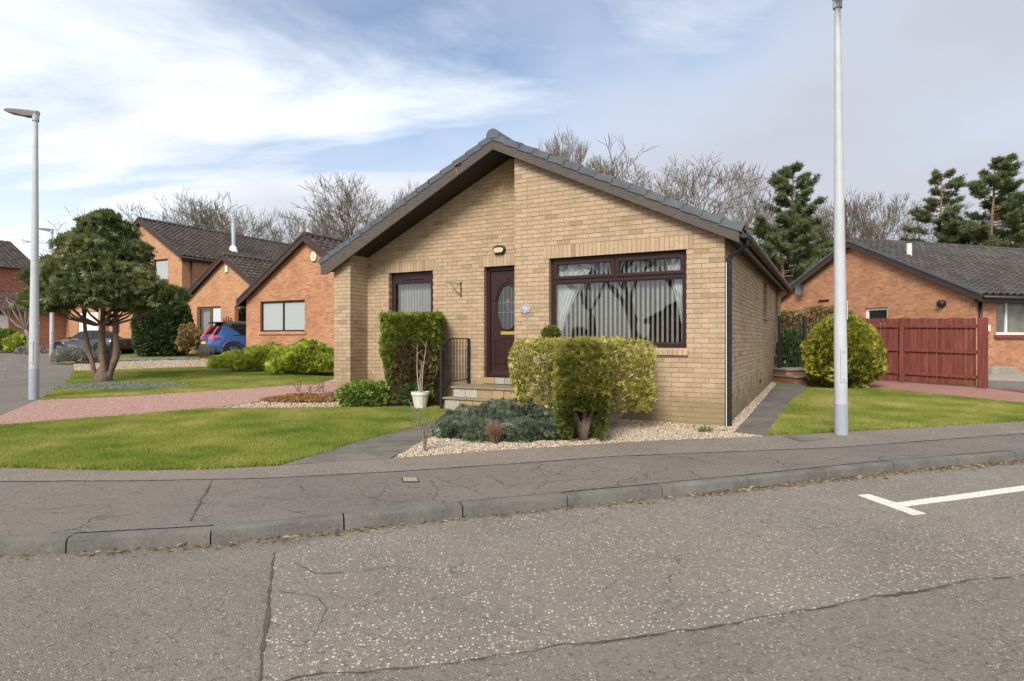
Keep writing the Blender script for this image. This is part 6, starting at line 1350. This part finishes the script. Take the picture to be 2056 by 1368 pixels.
for a in [(0, 345, 62, 392, LB + 'above the brown roof nearest the yew', .3, 1.25), (1, 425, 66, 388, LB + 'rising behind the steel flue', 1.1, 1.1), (2, 480, 60, 392, LB + 'just to the right of the steel flue', 2.0, 1.1), (0, 545, 64, 425, LB + 'above the gap left of the plum gable', 3.1, 1.2),
          (3, 640, 60, 405, LB + 'directly behind the plum gable peak', .2, 1.2), (1, 700, 66, 398, LB + 'between the plum gable and the grey roof', 2.6, 1.2), (2, 760, 58, 372, LB + 'rising behind the lower end of the grey roof', 4.0, 1.1), (3, 822, 64, 365, LB + 'half hidden where the grey roof climbs', 5.0, .9),
          (3, 1135, 44, 246, LB + 'thin topped, just right of the grey roof ridge', 1.0, .75), (1, 1075, 52, 262, LB + 'whose tips show beside the grey ridge tile', 3.3, .6), (2, 1345, 46, 272, LB + 'with broad round crown above the grey roof', .7, 1.25), (0, 1275, 56, 345, LB + 'low behind the middle of the grey roof slope', 4.4, .9),
          (1, 1520, 44, 328, LB + 'between the round crown and the tall pine', 5.2, .75), (3, 1720, 52, 372, LB + 'behind the tall lamp post and the peak of the right gable', 1.9, 1.25), (0, 1790, 56, 380, LB + 'above the vent pipe of the right roof', 2.7, 1.1), (2, 1668, 58, 420, LB + 'low between the tall pine and the lamp post', 3.6, 1.0),
          (1, 1900, 60, 400, LB + 'between the two pines above the right roof', .9, 1.2), (2, 2010, 62, 410, LB + 'behind the pine at the right picture edge', 5.5, 1.2)]: put_tree(*a)
t = thing('small_bare_tree', 'small bare garden tree with spreading branches left of the near lamp post', 'tree', at(58, 30.)); m = MB()
m.tube([(0, 0, -.1), (0, 0, .9), (-.15, 0, 1.25)], [.10, .09, .08], 8); 
for tip in [(-1.0, 0, 1.9), (-1.5, .1, 2.3), (-.6, 0, 2.6), (.1, 0, 2.4), (-1.2, 0, 3.0), (-.3, .1, 3.1)]:
    a = Vector((-.12, 0, 1.2)); e = Vector(tip); q = a.lerp(e, .55) + Vector((0, 0, -.12)); m.tube([a, q, e], [.055, .04, .014], 6)
    for k in range(7): s_ = q.lerp(e, k / 7); e2 = s_ + Vector((random.uniform(-.45, .35), random.uniform(-.3, .3), random.uniform(.15, .6))); m.tube([s_, e2], [.015, .005], 4); m.tube([s_.lerp(e2, .5), s_.lerp(e2, .5) + Vector((random.uniform(-.3, .3), 0, random.uniform(.1, .35)))], [.008, .003], 3)
m.build('trunk', 'bark_grey', t, smooth=True)
def pine(label, u, Y, vtop, layers, seed, wide, z0f=.25, dens=1.):
    rg = random.Random(seed); base = G(Y); Ht = EYE + (CY - vtop) / FPX * Y - base; t = thing('pine_tree', label, 'tree', ((u - CX) / FPX * Y, Y, base), 0, 'dark pines behind the right bungalow'); m = MB(); lean = rg.uniform(-.03, .03)
    m.tube([(lean * z + .12 * math.sin(z * .5), .08 * math.sin(z), z) for z in np.linspace(-.3, Ht * .97, 12)], [.24 * (1 - .92 * k / 11) + .015 for k in range(12)], 8); m.build('trunk', 'pine_bark', t, smooth=True); lb = Segs(); Ps, Ns = [], []
    for k in range(layers):
        f = z0f + (.99 - z0f) * (k + rg.random()) / layers; z = Ht * f; L = wide * (1 - f) ** .62 * rg.uniform(.35, 1.2) + .30; a = rg.uniform(0, 6.28); up_ = rg.uniform(.05, .55) + .9 * max(0, f - .75); d_ = Vector((math.cos(a), math.sin(a), up_)); p0 = Vector((lean * z + .12 * math.sin(z * .5), 0, z)); tip = p0 + d_ * L; mid = p0.lerp(tip, .5) + Vector((0, 0, -.08 * L)); lb.add(p0, mid, .05, .03); lb.add(mid, tip, .03, .01)
        for j in range(int(7 + 5 * L)):
            s_ = mid.lerp(tip, rg.uniform(-.35, 1.)); th_ = rg.choice((-1, 1)) * rg.uniform(.2, 1.1); e = Vector((math.cos(a + th_), math.sin(a + th_), rg.uniform(.05, .7))).normalized(); l2 = (.22 + .16 * L) * rg.uniform(.5, 1.3); lb.add(s_, s_ + e * l2, .013, .005)
            n = int((8 + 9 * l2) * dens); fr_ = rng.uniform(.25, 1.08, n)[:, None]; Ps.append(np.array(s_)[None] + fr_ * np.array(e * l2)[None] + rng.normal(0, .075, (n, 3))); Ns.append(np.tile(np.array(e)[None], (n, 1)) * .7 + np.array([[0, 0, .35]]))
    P_, N_ = np.concatenate(Ps), np.concatenate(Ns); foliage('crown', 'pine_needle', t, P_, N_, TUFT, .23, .3, .5, svar=.5); o = lb.build('limbs', 'pine_bark', t, 4); o['kind'] = 'stuff'
pine('tall dark pine between the grey roof and the lamp post', 1598, 43, 338, 84, 3, 3.5, .10, 1.5); pine('broad low pine behind the end of the grey roof gutter', 1570, 40, 440, 60, 4, 4.4, .10, 1.5)
pine('loose pine above the right roof, left of the tallest one', 1888, 48, 345, 56, 5, 3.6, .36, 1.1); pine('tallest dense pine above the right roof', 1990, 46, 325, 88, 6, 4.2, .15, 1.5); pine('dark pine at the right picture edge', 2065, 48, 400, 64, 8, 4.6, .10, 1.5)
# trees across the road, behind the viewer: they show in the window glass
for i, (x, y, h, v, lab) in enumerate([(-10.5, -33, 13, 0, 'bare tree across the road mirrored in the middle of the big window'), (-7., -34, 13, 2, 'bare tree across the road mirrored toward the right of the big window'), (-14.5, -33, 13, 1, 'bare tree across the road mirrored at the left of the big window'), (-3.5, -35, 13, 3, 'bare tree across the road mirrored in the top right light')]):
    src, zm = variants[v]; o = copy_tree(src); s = h / zm; o.location = (*HL(x, y), -.1); o.scale = (s * 1.2, s * 1.2, s); o.rotation_euler[2] = i * 1.3; tag(o, lab, 'tree', 'bare trees across the road')
